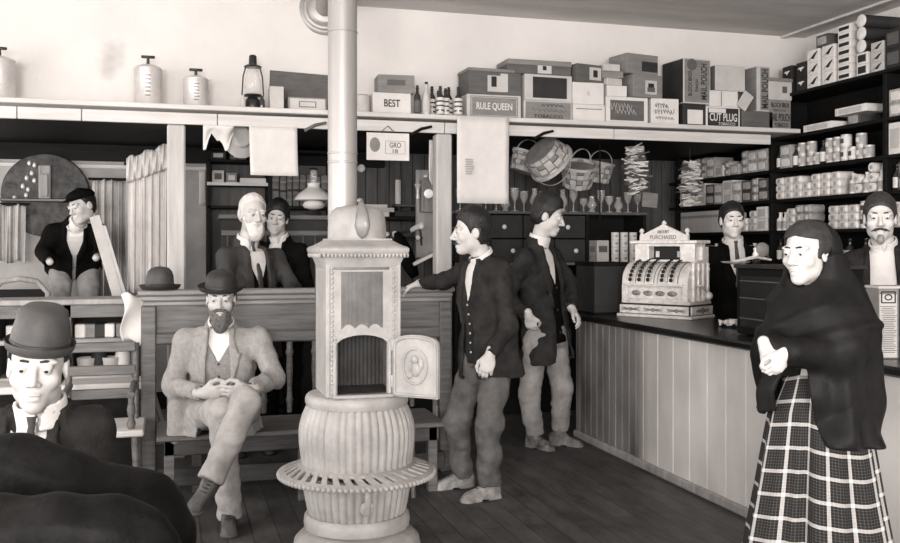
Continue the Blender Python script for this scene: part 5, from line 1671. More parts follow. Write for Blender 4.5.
q = AY(600, 180, 7.8)
solid('hanging_rod', b, M_darkwood, 'thin rod hanging between the baskets and the white bundle', 'rod', (q.x, 7.8, 1.735))
# ================================================================ goods shelves on the right wall
SXF = 5.10
ZS = [1.02, 1.375, 1.645, 1.92, 2.187, 2.467, 2.83]
t = thing('goods_shelves', 'tall dark shelves filling the right wall behind the counter', 'shelves', (5.3, 6.5, 0))
for z in ZS:
    part('shelf_plank', bb(SXF - 5.3, XR - 5.3 - .002, 3.2 - 6.5, 9.15 - 6.5, z - .028, z, .003), M_darkwood, t)
b = MB()
for y in (3.2, 4.6, 5.93, 7.35, 9.0):
    part('upright', bb(SXF - 5.3 + .004, XR - 5.3 - .003, y - 6.5 - .02, y - 6.5 + .02, .0, 2.80, .003), M_darkwood, t)
part('back_boards', bb(XR - .025 - 5.3, XR - .002 - 5.3, 3.2 - 6.5, 9.15 - 6.5, 0, 2.83), M_darkwood, t)
part('base_cupboard', bb(SXF - 5.3 + .02, XR - 5.3 - .03, 3.2 - 6.5, 9.1 - 6.5, 0, .98), M_darkwood, t)

M_white_g = mat('white_package', .70, rough=.7, var=.15, scale=18)
M_mid_g = mat('grey_package', .36, rough=.7, var=.3, scale=18)
M_dark_g = mat('dark_package', .07, rough=.6, var=.3, scale=18)
PROTO = {}
def proto(kind):
    """builds the first one of a kind; afterwards it is copied."""
    w, d, h, m, m2, style = KINDS[kind]
    t = thing(NAMES[kind], 'x', CATS[kind], (0, 0, 0))
    b = MB()
    if style == 'box':
        b.box((0, 0, h / 2), (w, d, h), .003); part('body', b, m, t)
        b = MB(); b.box((0, -d / 2 - .001, h / 2), (w * .72, .003, h * .62)); part('label_panel', b, m2, t)
    elif style == 'frame':
        b.box((0, 0, h / 2), (w, d, h), .003); part('body', b, m, t)
        b = MB(); b.box((0, -d / 2 - .001, h / 2), (w * .80, .003, h * .42)); part('label_panel', b, m2, t)
    elif style == 'picture':
        b.box((0, 0, h / 2), (w, d, h), .003); part('body', b, m, t)
        b = MB()
        b.prism([(-.4 * w, .2 * h), (-.1 * w, .45 * h), (.15 * w, .7 * h), (.4 * w, .82 * h), (.2 * w, .5 * h), (.05 * w, .25 * h), (-.2 * w, .35 * h)], -d / 2 - .003, -d / 2 + .001)
        part('picture', b, m2, t)
    elif style == 'bird':
        b.box((0, 0, h / 2), (w, d, h), .003); part('body', b, m, t)
        b = MB(); b.prism([(-.35 * w, .55 * h), (-.1 * w, .5 * h), (0, .35 * h), (.12 * w, .5 * h), (.36 * w, .62 * h), (.1 * w, .66 * h), (0, .6 * h), (-.1 * w, .66 * h)], -d / 2 - .003, -d / 2 + .001)
        part('picture', b, m2, t)
    elif style == 'tin':
        b.lathe([(w / 2, 0), (w / 2 * 1.03, .004), (w / 2, .008), (w / 2, h - .008), (w / 2 * 1.03, h - .004), (w / 2, h), (0, h - .002)], seg=16); part('can', b, M_tin, t, 40)
        b = MB(); b.lathe([(w / 2 + .0005, .014), (w / 2 + .0015, .015), (w / 2 + .0015, h - .015), (w / 2 + .0005, h - .014)], seg=16); part('paper_label', b, m, t, 40)
        b = MB(); b.box((0, -w / 2 - .001, h / 2), (w * .4, .004, h * .35), .001); part('label_panel', b, m2, t)
    elif style == 'bottle':
        r = w / 2
        b.lathe([(r * .9, 0), (r, .005), (r, h * .6), (r * .45, h * .75), (r * .4, h * .92), (r * .5, h * .94), (r * .5, h), (0, h)], seg=14); part('glass', b, m, t, 50)
        b = MB(); b.lathe([(r * 1.01, h * .1), (r * 1.04, h * .11), (r * 1.04, h * .5), (r * 1.01, h * .51)], seg=14); part('paper_label', b, m2, t, 50)
    elif style == 'roll':
        b.lathe([(w / 2 * .94, 0), (w / 2 * .99, .01), (w / 2 * .99, d - .01), (w / 2 * .94, d), (0, d)], (0, d / 2, h / 2), 14, ax=(0, -1, 0)); part('wrapper', b, m, t, 40)
        b = MB(); b.lathe([(0, 0), (w * .2, 0), (w * .2, .004), (0, .005)], (0, -d / 2 - .001, h / 2), 10, ax=(0, -1, 0)); part('end_seal', b, m2, t, 40)
    elif style == 'packet':
        b.box((0, 0, h / 2), (w, d, h), min(.014, h * .3)); part('wrapper', b, m, t)
        b = MB(); b.box((w * .05, -d / 2 - .0005, h * .5), (w * .3, .004, h * .5), .001); part('label_panel', b, m2, t)
    elif style == 'book':
        b.box((0, 0, h / 2), (w, d, h), .003); part('cover', b, m, t)
        b = MB(); b.box((0, -d / 2 - .001, h * .75), (w * .8, .003, h * .12)); part('spine_label', b, m2, t)
    elif style == 'lying_can':
        b.lathe([(w / 2, 0), (w / 2, d), (0, d)], (0, d / 2, h / 2), 28, ax=(0, -1, 0)); part('side', b, m, t, 40)
        b = MB(); b.lathe([(w / 2, 0), (w / 2, .008), (w * .45, .01), (0, .01)], (0, -d / 2, h / 2), 28, ax=(0, -1, 0)); part('lid', b, m2, t, 40)
    return t
KINDS = dict(
    carton=(.15, .22, .10, M_mid_g, M_white_g, 'box'), wcarton=(.16, .2, .11, M_white_g, M_paper2, 'box'), dcarton=(.15, .2, .10, M_dark_g, M_mid_g, 'box'),
    wpack=(.115, .16, .062, M_white_g, M_mid_g, 'packet'), gpack=(.10, .16, .07, M_mid_g, M_white_g, 'packet'),
    tin=(.085, 0, .105, M_white_g, M_dark_g, 'tin'), dtin=(.08, 0, .10, M_mid_g, M_white_g, 'tin'),
    bottle=(.065, 0, .19, M_glassd, M_white_g, 'bottle'), wbottle=(.07, 0, .16, M_white_g, M_mid_g, 'bottle'),
    roll=(.075, .18, .075, M_white_g, M_mid_g, 'roll'), book=(.045, .17, .215, M_paper2, M_kraft, 'book'),
    drawer=(.19, .26, .092, M_white_g, M_ink, 'frame'), pic=(.15, .24, .105, M_white_g, M_dcard, 'picture'), bird=(.13, .22, .12, M_ink, M_white_g, 'bird'),
    can=(.135, .34, .135, M_dcard, M_white_g, 'lying_can'), framed=(.15, .24, .11, M_white_g, M_dcard, 'box'), pictd=(.16, .22, .095, M_paper2, M_dcard, 'picture'),
    darkbox=(.17, .24, .17, M_dcard, M_kraftd, 'box'), bigwhite=(.13, .22, .235, M_white_g, M_paper2, 'box'), longwhite=(.36, .2, .06, M_white_g, M_paper2, 'box'))
NAMES = dict(carton='carton', wcarton='carton', dcarton='carton', wpack='paper_packet', gpack='paper_packet', tin='food_tin', dtin='food_tin', bottle='bottle', wbottle='bottle',
             roll='wrapped_roll', book='book', drawer='drawer_box', pic='carton', bird='carton', can='round_canister', framed='carton', pictd='carton', darkbox='carton', bigwhite='carton', longwhite='carton')
CATS = {k: {'paper_packet': 'packet', 'food_tin': 'tin', 'bottle': 'bottle', 'wrapped_roll': 'roll', 'book': 'book', 'round_canister': 'canister'}.get(v, 'box') for k, v in NAMES.items()}
DESC = dict(carton='grey carton with pale label', wcarton='white carton', dcarton='dark carton', wpack='white paper packet', gpack='grey paper packet', tin='white labelled tin', dtin='grey labelled tin',
            bottle='dark bottle with pale label', wbottle='white bottle', roll='white wrapped roll', book='pale upright book', drawer='white box with a dark front strip', pic='white carton with dark slanting picture',
            bird='black carton with white bird mark', can='dark round canister with white lid', framed='white-edged dark carton', pictd='cream carton with dark picture', darkbox='big dark carton', bigwhite='tall white carton', longwhite='long white box')
SHN = {1.02: 'lowest shelf', 1.375: 'shelf at clerk head height', 1.645: 'third shelf from the top of the counter', 1.92: 'middle shelf', 2.187: 'upper shelf', 2.467: 'shelf below the topmost', 2.83: 'topmost shelf'}
SHN = {1.02: 'bottom goods shelf', 1.375: 'second goods shelf', 1.645: 'third goods shelf', 1.92: 'fourth goods shelf', 2.187: 'fifth goods shelf', 2.467: 'sixth goods shelf', 2.83: 'topmost goods shelf'}
COUNT = {}
def put(kind, y, z, zs, x=None, rz=0.0):
    k = (kind, zs); COUNT[k] = COUNT.get(k, 0) + 1
    label = f'{ORD[COUNT[k] - 1]} {DESC[kind]} from the far end, {SHN[zs]}'
    d = KINDS[kind][1] or KINDS[kind][0]
    loc = ((x if x is not None else SXF + .02 + d / 2), y, z + .0006)
    if kind not in PROTO:
        PROTO[kind] = proto(kind); t = PROTO[kind]; t.location = loc; t.rotation_euler = (0, 0, -PI / 2 + rz); t['label'] = label
    else: t = dup(PROTO[kind], loc, -PI / 2 + rz, label)
    t['group'] = f'{DESC[kind]}s on the {SHN[zs]}'
    return t
def ypx(px, X=SXF + .03): return AX(px, 100, X).y
def run(zs, y1, y0, kinds, maxh, seed, gap=.006, fill=1.0):
    """fills a shelf from the far end y1 to the near end y0 with stacks."""
    r = random.Random(seed); y = y1
    if 1.6 < zs < 2.3: maxh = .234
    while True:
        kind = r.choice(kinds); w, d, h = KINDS[kind][:3]
        if y - w < y0: break
        if r.random() < fill:
            n = max(1, int((1.0 if r.random() < .7 else r.uniform(.6, .95)) * maxh / h + .01)) if kind not in ('bottle', 'wbottle', 'book') else 1
            z = zs
            for i in range(n):
                if z + h > zs + maxh: break
                put(kind, y - w / 2 + r.uniform(-.003, .003), z, zs, rz=r.uniform(-.06, .06) if kind not in ('book',) else 0); z += h + .0012
        y -= w + gap + (r.random() < .08) * .03
# topmost shelf, from the corner out towards the camera
zT = 2.83
for px in (788, 802):
    for k in range(2): put('bird', ypx(px), zT + k * .1215, zT)
for px in (814, 829):
    for k in range(3): put('pic', ypx(px), zT + k * .1062, zT)
put('dcarton', ypx(823), zT + 3 * .1062, zT)
for k in range(7): put('drawer', ypx(845), zT + k * .0662, zT) if False else put('drawer', ypx(845), zT + k * .0932 * .74, zT) if False else None
KINDS['drawer'] = (.145, .26, .0625, M_white_g, M_ink, 'frame')
for k in range(7): put('drawer', ypx(845), zT + k * .0632, zT)
for k in range(2): put('framed', ypx(863), zT + k * .0852, zT) if False else None
KINDS['framed'] = (.12, .24, .088, M_white_g, M_dcard, 'box')
KINDS['can'] = (.098, .34, .098, M_dcard, M_white_g, 'lying_can')
for k in range(2): put('framed', ypx(863), zT + k * .0892, zT)
for k in range(3): put('can', ypx(863), zT + .1785 + k * .0985, zT)
KINDS['pictd'] = (.13, .22, .075, M_paper2, M_dcard, 'picture')
for k in range(3): put('pictd', ypx(878), zT + k * .0762, zT)
KINDS['darkbox'] = (.16, .24, .145, M_dcard, M_kraftd, 'box')
for px in (894, 912):
    for k in range(2): put('darkbox', ypx(px), zT + k * .1462, zT)
run(zT, ypx(920), 4.7, ['carton', 'pic', 'dcarton'], .3, 3)
# sixth
zS = 2.467
put('longwhite', ypx(851), zS + .085, zS); put('longwhite', ypx(818), zS + 0, zS)
for k in range(1): put('dcarton', ypx(846), zS, zS, x=5.30)
run(zS, ypx(878), 5.96, ['tin', 'wcarton', 'dtin'], .26, 5); run(zS, 5.90, 4.7, ['tin', 'wcarton', 'carton'], .26, 6)
run(zS, 7.3, 6.75, ['dcarton'], .12, 9, fill=.6) if False else None
run(zS, 8.9, 7.45, ['dcarton', 'carton'], .12, 7)
# fifth
zF = 2.187
run(zF, 8.95, 7.40, ['carton', 'carton', 'wcarton', 'gpack'], .235, 11)
run(zF, 7.30, 6.55, ['gpack', 'dtin', 'carton', 'bottle'], .23, 12); run(zF, 6.55, 5.98, ['tin', 'dtin', 'wcarton'], .24, 13)
for k in range(3): put('bigwhite', 5.84 - k * .134, zF, zF)
run(zF, 5.40, 4.65, ['carton', 'tin'], .23, 14)
# fourth
zD = 1.92
run(zD, 8.95, 7.40, ['carton', 'wcarton', 'dcarton', 'gpack', 'wpack'], .22, 21)
run(zD, 7.30, 6.35, ['wpack', 'wpack', 'wpack', 'gpack', 'wcarton'], .235, 22); run(zD, 6.36, 5.97, ['roll', 'wbottle', 'roll'], .23, 23)
run(zD, 5.88, 4.65, ['dcarton', 'wcarton', 'bottle'], .22, 24)
# third
zC = 1.645
for k in range(17): put('book', 8.92 - k * .0475, zC, zC)
run(zC, 8.08, 7.40, ['wpack', 'gpack', 'wcarton', 'bottle'], .22, 32); run(zC, 7.30, 6.60, ['longwhite', 'wbottle', 'gpack', 'wpack'], .2, 33)
run(zC, 6.60, 5.97, ['tin', 'wbottle', 'wpack'], .23, 34); run(zC, 5.88, 4.65, ['carton', 'tin', 'wpack'], .22, 35)
# second and lowest, mostly behind people
zB = 1.375
run(zB, 8.9, 7.40, ['wbottle', 'bottle', 'gpack'], .2, 41, gap=.03); run(zB, 7.3, 5.97, ['bottle', 'wpack', 'wbottle', 'dtin'], .2, 42, gap=.02)
run(1.02, 8.9, 7.40, ['dcarton', 'bottle', 'wcarton'], .2, 51, gap=.05); run(1.02, 7.3, 5.97, ['bottle', 'dtin', 'dcarton'], .2, 52, gap=.05)

# ================================================================ glassware shelf at the back, drawers under it
GX0, GX1, GY = AY(455, 215, 8.0).x, AY(646, 215, 8.0).x, 8.0
t = thing('drawer_cabinet', 'dark cabinet with knobbed drawers below the glassware at the back', 'cabinet', ((GX0 + GX1) / 2, GY + .2, 0))
gx, gy = (GX0 + GX1) / 2, GY + .2
def Gb(x0, x1, y0, y1, z0, z1, b=.004, mb=None): return bb(x0 - gx, x1 - gx, y0 - gy, y1 - gy, z0, z1, b, mb)
part('top_board', Gb(GX0, GX1, GY - .03, GY + .42, 1.795, 1.82), mat('cabinet_edge', .10, rough=.4, var=.3), t)
part('mid_board', Gb(GX0, GX1, GY - .02, GY + .42, 1.335, 1.36), mat('cabinet_edge2', .16, rough=.4, var=.3), t)
part('back', Gb(GX0, GX1, GY + .40, GY + .42, 0, 1.80), M_darkwood, t)
part('base', Gb(GX0, GX1, GY + .06, GY + .40, 0, 1.2), M_darkwood, t)
for x in (GX0, AY(586, 215, 8).x, GX1 - .03): part('upright', Gb(x, x + .03, GY - .01, GY + .40, 0, 1.80), M_darkwood, t)
xa, xb = GX0 + .03, AY(586, 215, 8).x
nc = 4
for i in range(nc):
    for j in range(2):
        x0 = xa + (xb - xa) * i / nc; x1 = xa + (xb - xa) * (i + 1) / nc
        dw_ = part('drawer', Gb(x0 + .006, x1 - .006, GY, GY + .3, 1.365 + j * .215, 1.365 + j * .215 + .205), M_dcard, t)
        b = MB(); b.ell(((x0 + x1) / 2 - gx + (.05 if (i + j) % 2 else -.03), GY - gy - .012, 1.365 + j * .215 + .10), (.022, .016, .022), 10, 8)
        part('knob', b, M_paper, dw_, 180)
DE = {}
for k, (pl, pr, n, m, nm) in enumerate(((590, 597, 1, M_kraft, 'grey upright carton'), (598, 610, 1, M_paper2, 'cream upright carton'))):
    a, c = AY(pl, 230, GY), AY(pr, 230, GY)
    carton('carton', f'{nm} standing on the cabinet board left of the white tins', c.x - a.x, .12, .20, ((a.x + c.x) / 2, GY + .08, 1.361), m, panels=[(0, .2, .7, .3, M_kraftd)])
cols = [(614, 622), (623, 631), (632, 640)]
tp = None
for i, (pl, pr) in enumerate(cols):
    a, c = AY(pl, 230, GY), AY(pr, 230, GY)
    for j in range(4):
        lab = f'white tin in the {("left", "middle", "right")[i]} of three stacks behind the register, {("lowest", "second", "third", "topmost")[j]}'
        if tp is None:
            tp = thing('food_tin', lab, 'tin', (0, 0, 0), 0, 'white tins stacked behind the register')
            b = MB(); b.lathe([(.036, 0), (.037, .003), (.037, .065), (.036, .068), (0, .068)], seg=18); part('can', b, M_white_g, tp, 40)
            b = MB(); b.box((0, -.0365, .034), (.03, .004, .02), .001); part('label_panel', b, M_mid_g, tp)
            o = tp
        else: o = dup(tp, (0, 0, 0), 0, lab)
        o.location = ((a.x + c.x) / 2, GY + .06, 1.361 + j * .0692)
# stemmed glasses and lamp chimneys on top
gl = None
r = random.Random(8)
n = 0
px = 460
while px < 640:
    q = AY(px, 212, GY + .06 + .12 * (n % 2))
    h = r.choice((.15, .19, .13, .21))
    lab = f'{ORD[n]} clear glass from the left along the top of the drawer cabinet'
    t = thing('stemmed_glass', lab, 'glass', (q.x, GY + .06 + .12 * (n % 2), 1.8205), 0, 'glassware on the drawer cabinet')
    b = MB()
    if n % 3 == 2: b.lathe([(.032, 0), (.034, .004), (.020, h * .2), (.045, h * .4), (.042, h * .55), (.022, h * .8), (.026, h)], seg=18)
    else: b.lathe([(.034, 0), (.034, .004), (.007, .010), (.006, h * .42), (.018, h * .5), (.036, h * .7), (.038, h)], seg=18)
    part('bowl', b, M_glassw, t, 60)
    b = MB(); b.lathe([(.035, .0005), (.037, .003), (.035, .007)], seg=18); part('foot_ring', b, M_tin, t, 60)
    b = MB(); zz = h; b.lathe([(.0385 if n % 3 != 2 else .0265, zz - .004), (.0395 if n % 3 != 2 else .028, zz - .002), (.0385 if n % 3 != 2 else .0265, zz)], seg=18); part('lip', b, M_tin, t, 60)
    n += 1; px += r.uniform(8, 11)
# ================================================================ on the counter
M_nickel = mat('nickel_plate', .80, rough=.35, var=.2, scale=25, metal=.3, bump=.5, bscale=90)
M_nickel_s = mat('nickel_ornament', .30, rough=.35, var=.6, scale=70, metal=.5, bump=.8, bscale=120)
CT = .981
near = PD(691, 320, 6.72)
rz = math.radians(-59)
W, D = .62, .36
ca, sa = math.cos(rz), math.sin(rz)
cx, cy = W / 2 * ca + D / 2 * sa, W / 2 * sa - D / 2 * ca
t = thing('cash_register', 'ornate nickel cash register standing on the counter', 'cash register', (near.x - cx, near.y - cy, CT), rz)
part('base_plate', MB().box((0, 0, .012), (W, D, .024), .006), M_nickel, t)
o = part('drawer_base', MB().box((0, 0, .062), (W - .04, D - .03, .076), .004), M_dcard, t)
dr = part('drawer', MB().box((0, -D / 2 + .012, .060), (W - .05, .012, .062), .002), M_nickel, t)
b = MB()
for k in range(3):
    c = (-.19 + .19 * k, -D / 2 + .004, .060)
    for s in (-1, 1):
        for q in range(3): b.tube([(c[0] + s * .08, c[1], c[2] - .012 + q * .012), (c[0] + s * .03, c[1], c[2] + (q - 1) * .004), (c[0], c[1], c[2])], [.002, .004, .003], 6)
    b.ell(c, (.02, .004, .014), 10, 6)
part('relief', b, M_nickel_s, dr, 60)
sd = part('side_plate', MB().box((W / 2 - .012, 0, .060), (.012, D - .05, .060), .002), M_nickel, t)
b = MB(); b.ell((W / 2 - .004, 0, .060), (.004, .10, .014), 12, 6); b.ell((W / 2 - .004, 0, .060), (.005, .02, .024), 10, 6)
part('relief', b, M_nickel_s, sd, 60)
part('ledge_plate', MB().box((0, .01, .112), (W - .05, D - .04, .022), .006), M_nickel, t)
# body: side profile with the curved key bed
bw = .50
prof = [(-.15, .123), (-.15, .235), (-.145, .25)]
for k in range(13):
    a = PI / 2 * k / 12
    prof.append((-.145 + .20 * (1 - math.cos(a)), .25 + .16 * math.sin(a)))
prof += [(.06, .41), (.06, .52), (.15, .52), (.15, .123)]
b = MB()
b.M = Matrix.Rotation(PI / 2, 4, 'Z')
b.prism([(y, z) for y, z in prof], -bw / 2, bw / 2)
body = part('case', b, M_nickel, t, 30)
for s in (-1, 1):
    b = MB(); b.M = Matrix.Rotation(PI / 2, 4, 'Z')
    pr2 = [(y - .012 if y < .05 else y, z + (.014 if .25 < z < .5 else 0)) for y, z in prof]
    b.prism(pr2, -s * (bw / 2 + .022), -s * (bw / 2 - .012))
    part('side_frame', b, M_nickel, t, 30)
fp = part('front_plate', MB().box((0, -.154, .180), (bw - .05, .012, .085), .004), M_nickel, t)
b = MB()
for k in range(4): b.ell((-.15 + .1 * k, -.162, .18), (.04, .004, .02), 12, 6)
part('relief', b, M_nickel_s, fp, 180)
part('key_shelf', MB().box((0, -.165, .240), (bw - .02, .045, .014), .004), M_nickel, t)
# columns of keys following the curved bed
for c, xx in enumerate((-.20, -.125, -.05, .065, .14)):
    kc = part('key_track', MB().box((xx + .022, -.02, .30), (.006, .02, .02), .001), M_nickel, t) if False else None
    for k in range(8):
        a = PI / 2 * (.10 + .80 * k / 7)
        y = -.145 + .20 * (1 - math.cos(a)); z = .25 + .16 * math.sin(a)
        b = MB(); n = Vector((0, -math.cos(a), math.sin(a)))
        b.tube([Vector((xx, y, z)) - n * .004, Vector((xx, y, z)) + n * .020], .004, 6)
        b.lathe([(.0145, 0), (.016, .002), (.0145, .006), (0, .006)], tuple(Vector((xx, y, z)) + n * .020), 10, ax=n)
        part('key', b, M_ink, t, 50)
b = MB()
for xx in (-.165, -.09, -.01, .02, .10, .185):
    b.tube([(xx, -.145 + .20 * (1 - math.cos(a)), .252 + .16 * math.sin(a)) for a in [PI / 2 * k / 10 for k in range(11)]], .0045, 6)
part('key_bed_ribs', b, M_nickel_s, t, 60)
# display box, cornice, pediment
b = MB(); bb(-bw / 2 + .0, -.13, -.02, .14, .41, .545, .005, b); bb(.13, bw / 2, -.02, .14, .41, .545, .005, b); bb(-.13, .13, -.02, .14, .41, .425, 0, b); bb(-.13, .13, -.02, .14, .525, .545, 0, b); bb(-.13, .13, .10, .14, .42, .53, 0, b)
part('display_case', b, M_nickel, t)
part('display_window', MB().box((0, .06, .475), (.255, .01, .098)), M_ink, t)
for xx in (-.09, .09): part('price_flag', MB().box((xx, .045, .465), (.03, .006, .045), .002), M_paper, t)
part('cornice', MB().box((0, .06, .556), (bw + .06, .22, .024), .006), M_nickel, t)
b = MB()
b.prism([(-.20, .568), (.20, .568), (.20, .60), (.12, .635), (.04, .670), (0, .690), (-.04, .670), (-.12, .635), (-.20, .60)], -.03, .0)
for s in (-1, 1): b.lathe([(.0, 0), (.018, .008), (.010, .022), (.020, .038), (.012, .055), (0, .062)], (s * .19, -.015, .598), 12)
b.lathe([(.012, 0), (.020, .012), (.010, .026), (0, .034)], (0, -.015, .684), 12)
ped = part('pediment', b, mat('pediment_plate', .66, rough=.5, var=.1, scale=30), t, 40)
lettering('AMOUNT', .10, .026, M_kraft, ped, Matrix.Translation((0, -.032, .632)))
lettering('PURCHASED', .22, .030, M_kraft, ped, Matrix.Translation((0, -.032, .592)))
for s, yy in ((1, -.10), (1, -.03), (1, .04), (1, .11)):
    b = MB(); b.lathe([(.018, .125), (.024, .14), (.014, .155), (.013, .34), (.018, .36), (.012, .375), (.016, .40)], (bw / 2 + .035, yy, 0), 12); part('column', b, M_nickel, t, 50)
b = MB(); b.tube([(bw / 2 + .02, -.05, .24), (bw / 2 + .075, -.05, .24)], .009, 8); b.tube([(bw / 2 + .07, -.05, .24), (bw / 2 + .075, .02, .18)], .008, 8); b.ell((bw / 2 + .08, .04, .165), (.030, .030, .030), 14, 10)
part('crank', b, M_nickel, t, 60)

# papers on the counter
q = PD(742, 326, 6.1)
def crump(label, dx, dy, w, seed, m=M_paper):
    r = random.Random(seed); N_ = 8
    hs_ = [[r.uniform(0, .05) for _ in range(N_)] for _ in range(N_)]
    b = MB(); b.sheet(lambda i, j: ((i / (N_ - 1) - .5) * w, (j / (N_ - 1) - .5) * w * .8, hs_[i][j] + .004), N_, N_, (0, 0, .002))
    solid('crumpled_paper', b, m, label, 'paper', (q.x + dx, q.y + dy, CT), r.uniform(-.5, .5))
crump('white crumpled paper on the counter right of the cash register', 0, .05, .20, 3)
crump('small folded white paper at the counter edge near the woman', .12, -.20, .14, 5)
# dark case at the far end of the counter
q = PD(588, 306, 7.50)
t = thing('counter_case', 'dark boxy case on the far end of the counter left of the register', 'case', (q.x + .16, q.y + .03, CT))
part('case_body', MB().box((0, 0, .19), (.34, .36, .37), .006), M_dcard, t)
part('case_lid', MB().box((0, 0, .385), (.36, .38, .03), .006), M_darkwood, t)
part('case_foot', MB().box((0, 0, .006), (.36, .38, .012), .003), M_darkwood, t)
# scale with a glass, beside the clerk
q = PD(756, 315, 6.55)
t = thing('counter_scale', 'dark counter scale with a pale round dial between the clerk and the woman', 'scale', (q.x, q.y, CT))
b = MB(); b.lathe([(.10, 0), (.11, .01), (.10, .03), (.03, .05), (.018, .10), (.016, .40), (.03, .42), (.02, .44)], seg=20); part('stand', b, M_blackm, t, 40)
b = MB(); b.lathe([(0, 0), (.05, 0), (.05, .02), (.035, .03), (0, .03)], (.04, 0, .50), 24, ax=(0, -1, 0)); part('dial', b, M_kraft, t, 40)
b = MB(); b.tube([(-.18, 0, .42), (0, 0, .45), (.12, 0, .43)], [.008, .014, .008], 8); b.lathe([(.0, 0), (.02, .008), (.025, .03), (.015, .05), (.02, .07), (0, .085)], (0, 0, .44), 14); part('beam', b, M_nickel, t, 60)
b = MB(); b.lathe([(.02, 0), (.09, .012), (.10, .02), (.095, .02), (.02, .006)], (-.16, 0, .40), 20); part('pan', b, M_nickel, t, 40)
q = PD(783, 322, 5.45)
t = thing('display_case', 'dark glazed showcase on the counter behind the woman', 'showcase', (q.x + .10, q.y, CT))
part('case_frame', MB().box((0, 0, .20), (.45, .55, .39), .006), M_darkwood, t)
part('case_top', MB().box((0, 0, .405), (.48, .58, .022), .004), M_dcard, t)
part('front_glass', MB().box((-.228, 0, .20), (.006, .46, .30)), M_glassd, t)
b = MB()
for z in (.10, .22, .32): b.box((-.234, 0, z), (.006, .46, .006))
part('glazing_bars', b, M_kraftd, t)
# almanac-like display boxes at the right edge
for k, (pl, pr) in enumerate(((869, 889), (891, 913))):
    d0 = 4.42
    a, c = PD(pl, 300, d0), PD(pr, 300, d0)
    w = (c - a).length; h = .325
    mid = (a + c) / 2
    t = thing('display_box', ('tall pale printed box on the counter just right of the woman', 'tall pale printed box cut off by the right edge of the picture')[k], 'box', (mid.x + .06, mid.y + .05, CT), -YAW, 'printed boxes on the counter')
    part('body', MB().box((0, 0, h / 2), (w, .14, h), .003), M_kraft, t)
    part('label_panel', MB().box((-.004, -.0712, h * .47), (w * .86, .003, h * .90)), M_paper2, t)
    b = MB()
    for q2 in range(26): b.box((-.004 + .004 * math.sin(q2 * 7), -.0735, .03 + q2 * .0085), (w * (.66 + .12 * math.sin(q2 * 2.3)), .002, .003))
    part('printed_lines', b, M_kraftd, t)
    b = MB()
    for (x0, z0, x1, z1) in ((-.34, .80, .34, .80), (-.34, .955, .34, .955), (-.34, .80, -.34, .955), (.34, .80, .34, .955)):
        b.tube([(x0 * w - .004, -.074, z0 * h), ((x0 + x1) / 2 * w * 1.0 - .004, -.074, (z0 + z1) / 2 * h), (x1 * w - .004, -.074, z1 * h)], .003, 6)
    b.tube([(.17 * w * math.cos(a_) - .004, -.074, .878 * h + .012 * math.sin(a_)) for a_ in [PI * k2 / 8 for k2 in range(17)]], .003, 6)
    part('ornament', b, M_ink, t, 60)
    part('lid', MB().box((0, 0, h + .006), (w + .008, .15, .012), .002), M_paper2, t)

# ================================================================ office behind the settle
t = thing('bookcase', 'dark open bookcase against the back wall behind the old man', 'bookcase', (AY(245, 200, 8.9).x, 9.0, 0))
x0, x1 = AY(207, 200, 8.85).x - t.location.x, AY(334, 200, 8.85).x - t.location.x
for xx in (x0, AY(268, 200, 8.85).x - t.location.x, x1 - .03): part('upright', bb(xx, xx + .03, -.15, .15, 0, 2.40), M_darkwood, t)
zsh = [AY(240, 183, 8.9).z, AY(240, 206, 8.9).z, AY(240, 160, 8.9).z]
for z in zsh + [.8, .3, 2.40]: part('shelf', bb(x0, x1 if z in (zsh[1], .8, .3, 2.40) else AY(268, 200, 8.85).x - t.location.x, -.15, .15, z - .025, z, .003), M_darkwood, t)
part('back', bb(x0, x1, .15, .17, 0, 2.40), M_board, t)
part('shelf_strip', bb(x0, AY(268, 200, 8.85).x - t.location.x, -.158, -.150, zsh[0] - .028, zsh[0] + .002, .001), M_whitewood, t)
bx = AY(272, 200, 8.85).x
n = 0
r = random.Random(6)
pb_ = None
while bx < AY(331, 200, 8.85).x - .06:
    w = r.uniform(.05, .075); h = r.uniform(.27, .31)
    b = MB(); b.box((0, 0, h / 2), (w, .2, h), .008)
    t2 = thing('ledger_book', f'dark banded ledger, {ORD[n]} from the left in the bookcase behind the lamp', 'book', (bx + w / 2, 8.98, zsh[1] + .001), 0, 'ledgers in the bookcase')
    part('cover', b, mat('ledger_leather', .10, rough=.5, var=.4, scale=12), t2)
    for q2 in (.2, .5, .8):
        b = MB(); b.box((0, -.101, h * q2), (w * .96, .006, .02), .002); part('spine_band', b, M_kraft if q2 != .5 else M_ink, t2)
    bx += w + .004; n += 1
for k, (pl, pr, hh, m, z, la) in enumerate(((212, 224, .11, M_paper2, zsh[0], 'small picture box on the left of the bookcase shelf'), (226, 237, .09, M_kraft, zsh[0], 'small grey box leaning in the bookcase'), (240, 266, .045, M_paper, zsh[0], 'flat white parcel on the bookcase shelf'),
                                           (210, 226, .07, M_dcard, zsh[2], 'dark tin box high in the bookcase'), (230, 246, .075, M_kraftd, zsh[2], 'brown box high in the bookcase'))):
    a, c = AY(pl, 180, 8.9), AY(pr, 180, 8.9)
    carton('carton', la, c.x - a.x, .14, hh, ((a.x + c.x) / 2, 8.95, z + .001), m, panels=[(0, 0, .6, .5, M_kraftd if m is M_paper2 else M_paper2)] if k != 2 else ())
t2, w, h = sheet('paper_sheet', 'narrow white strip of paper pinned on the back wall left of the bookcase', 199, 205, 170, 205, 9.15, M_paper, .01, seed=9)
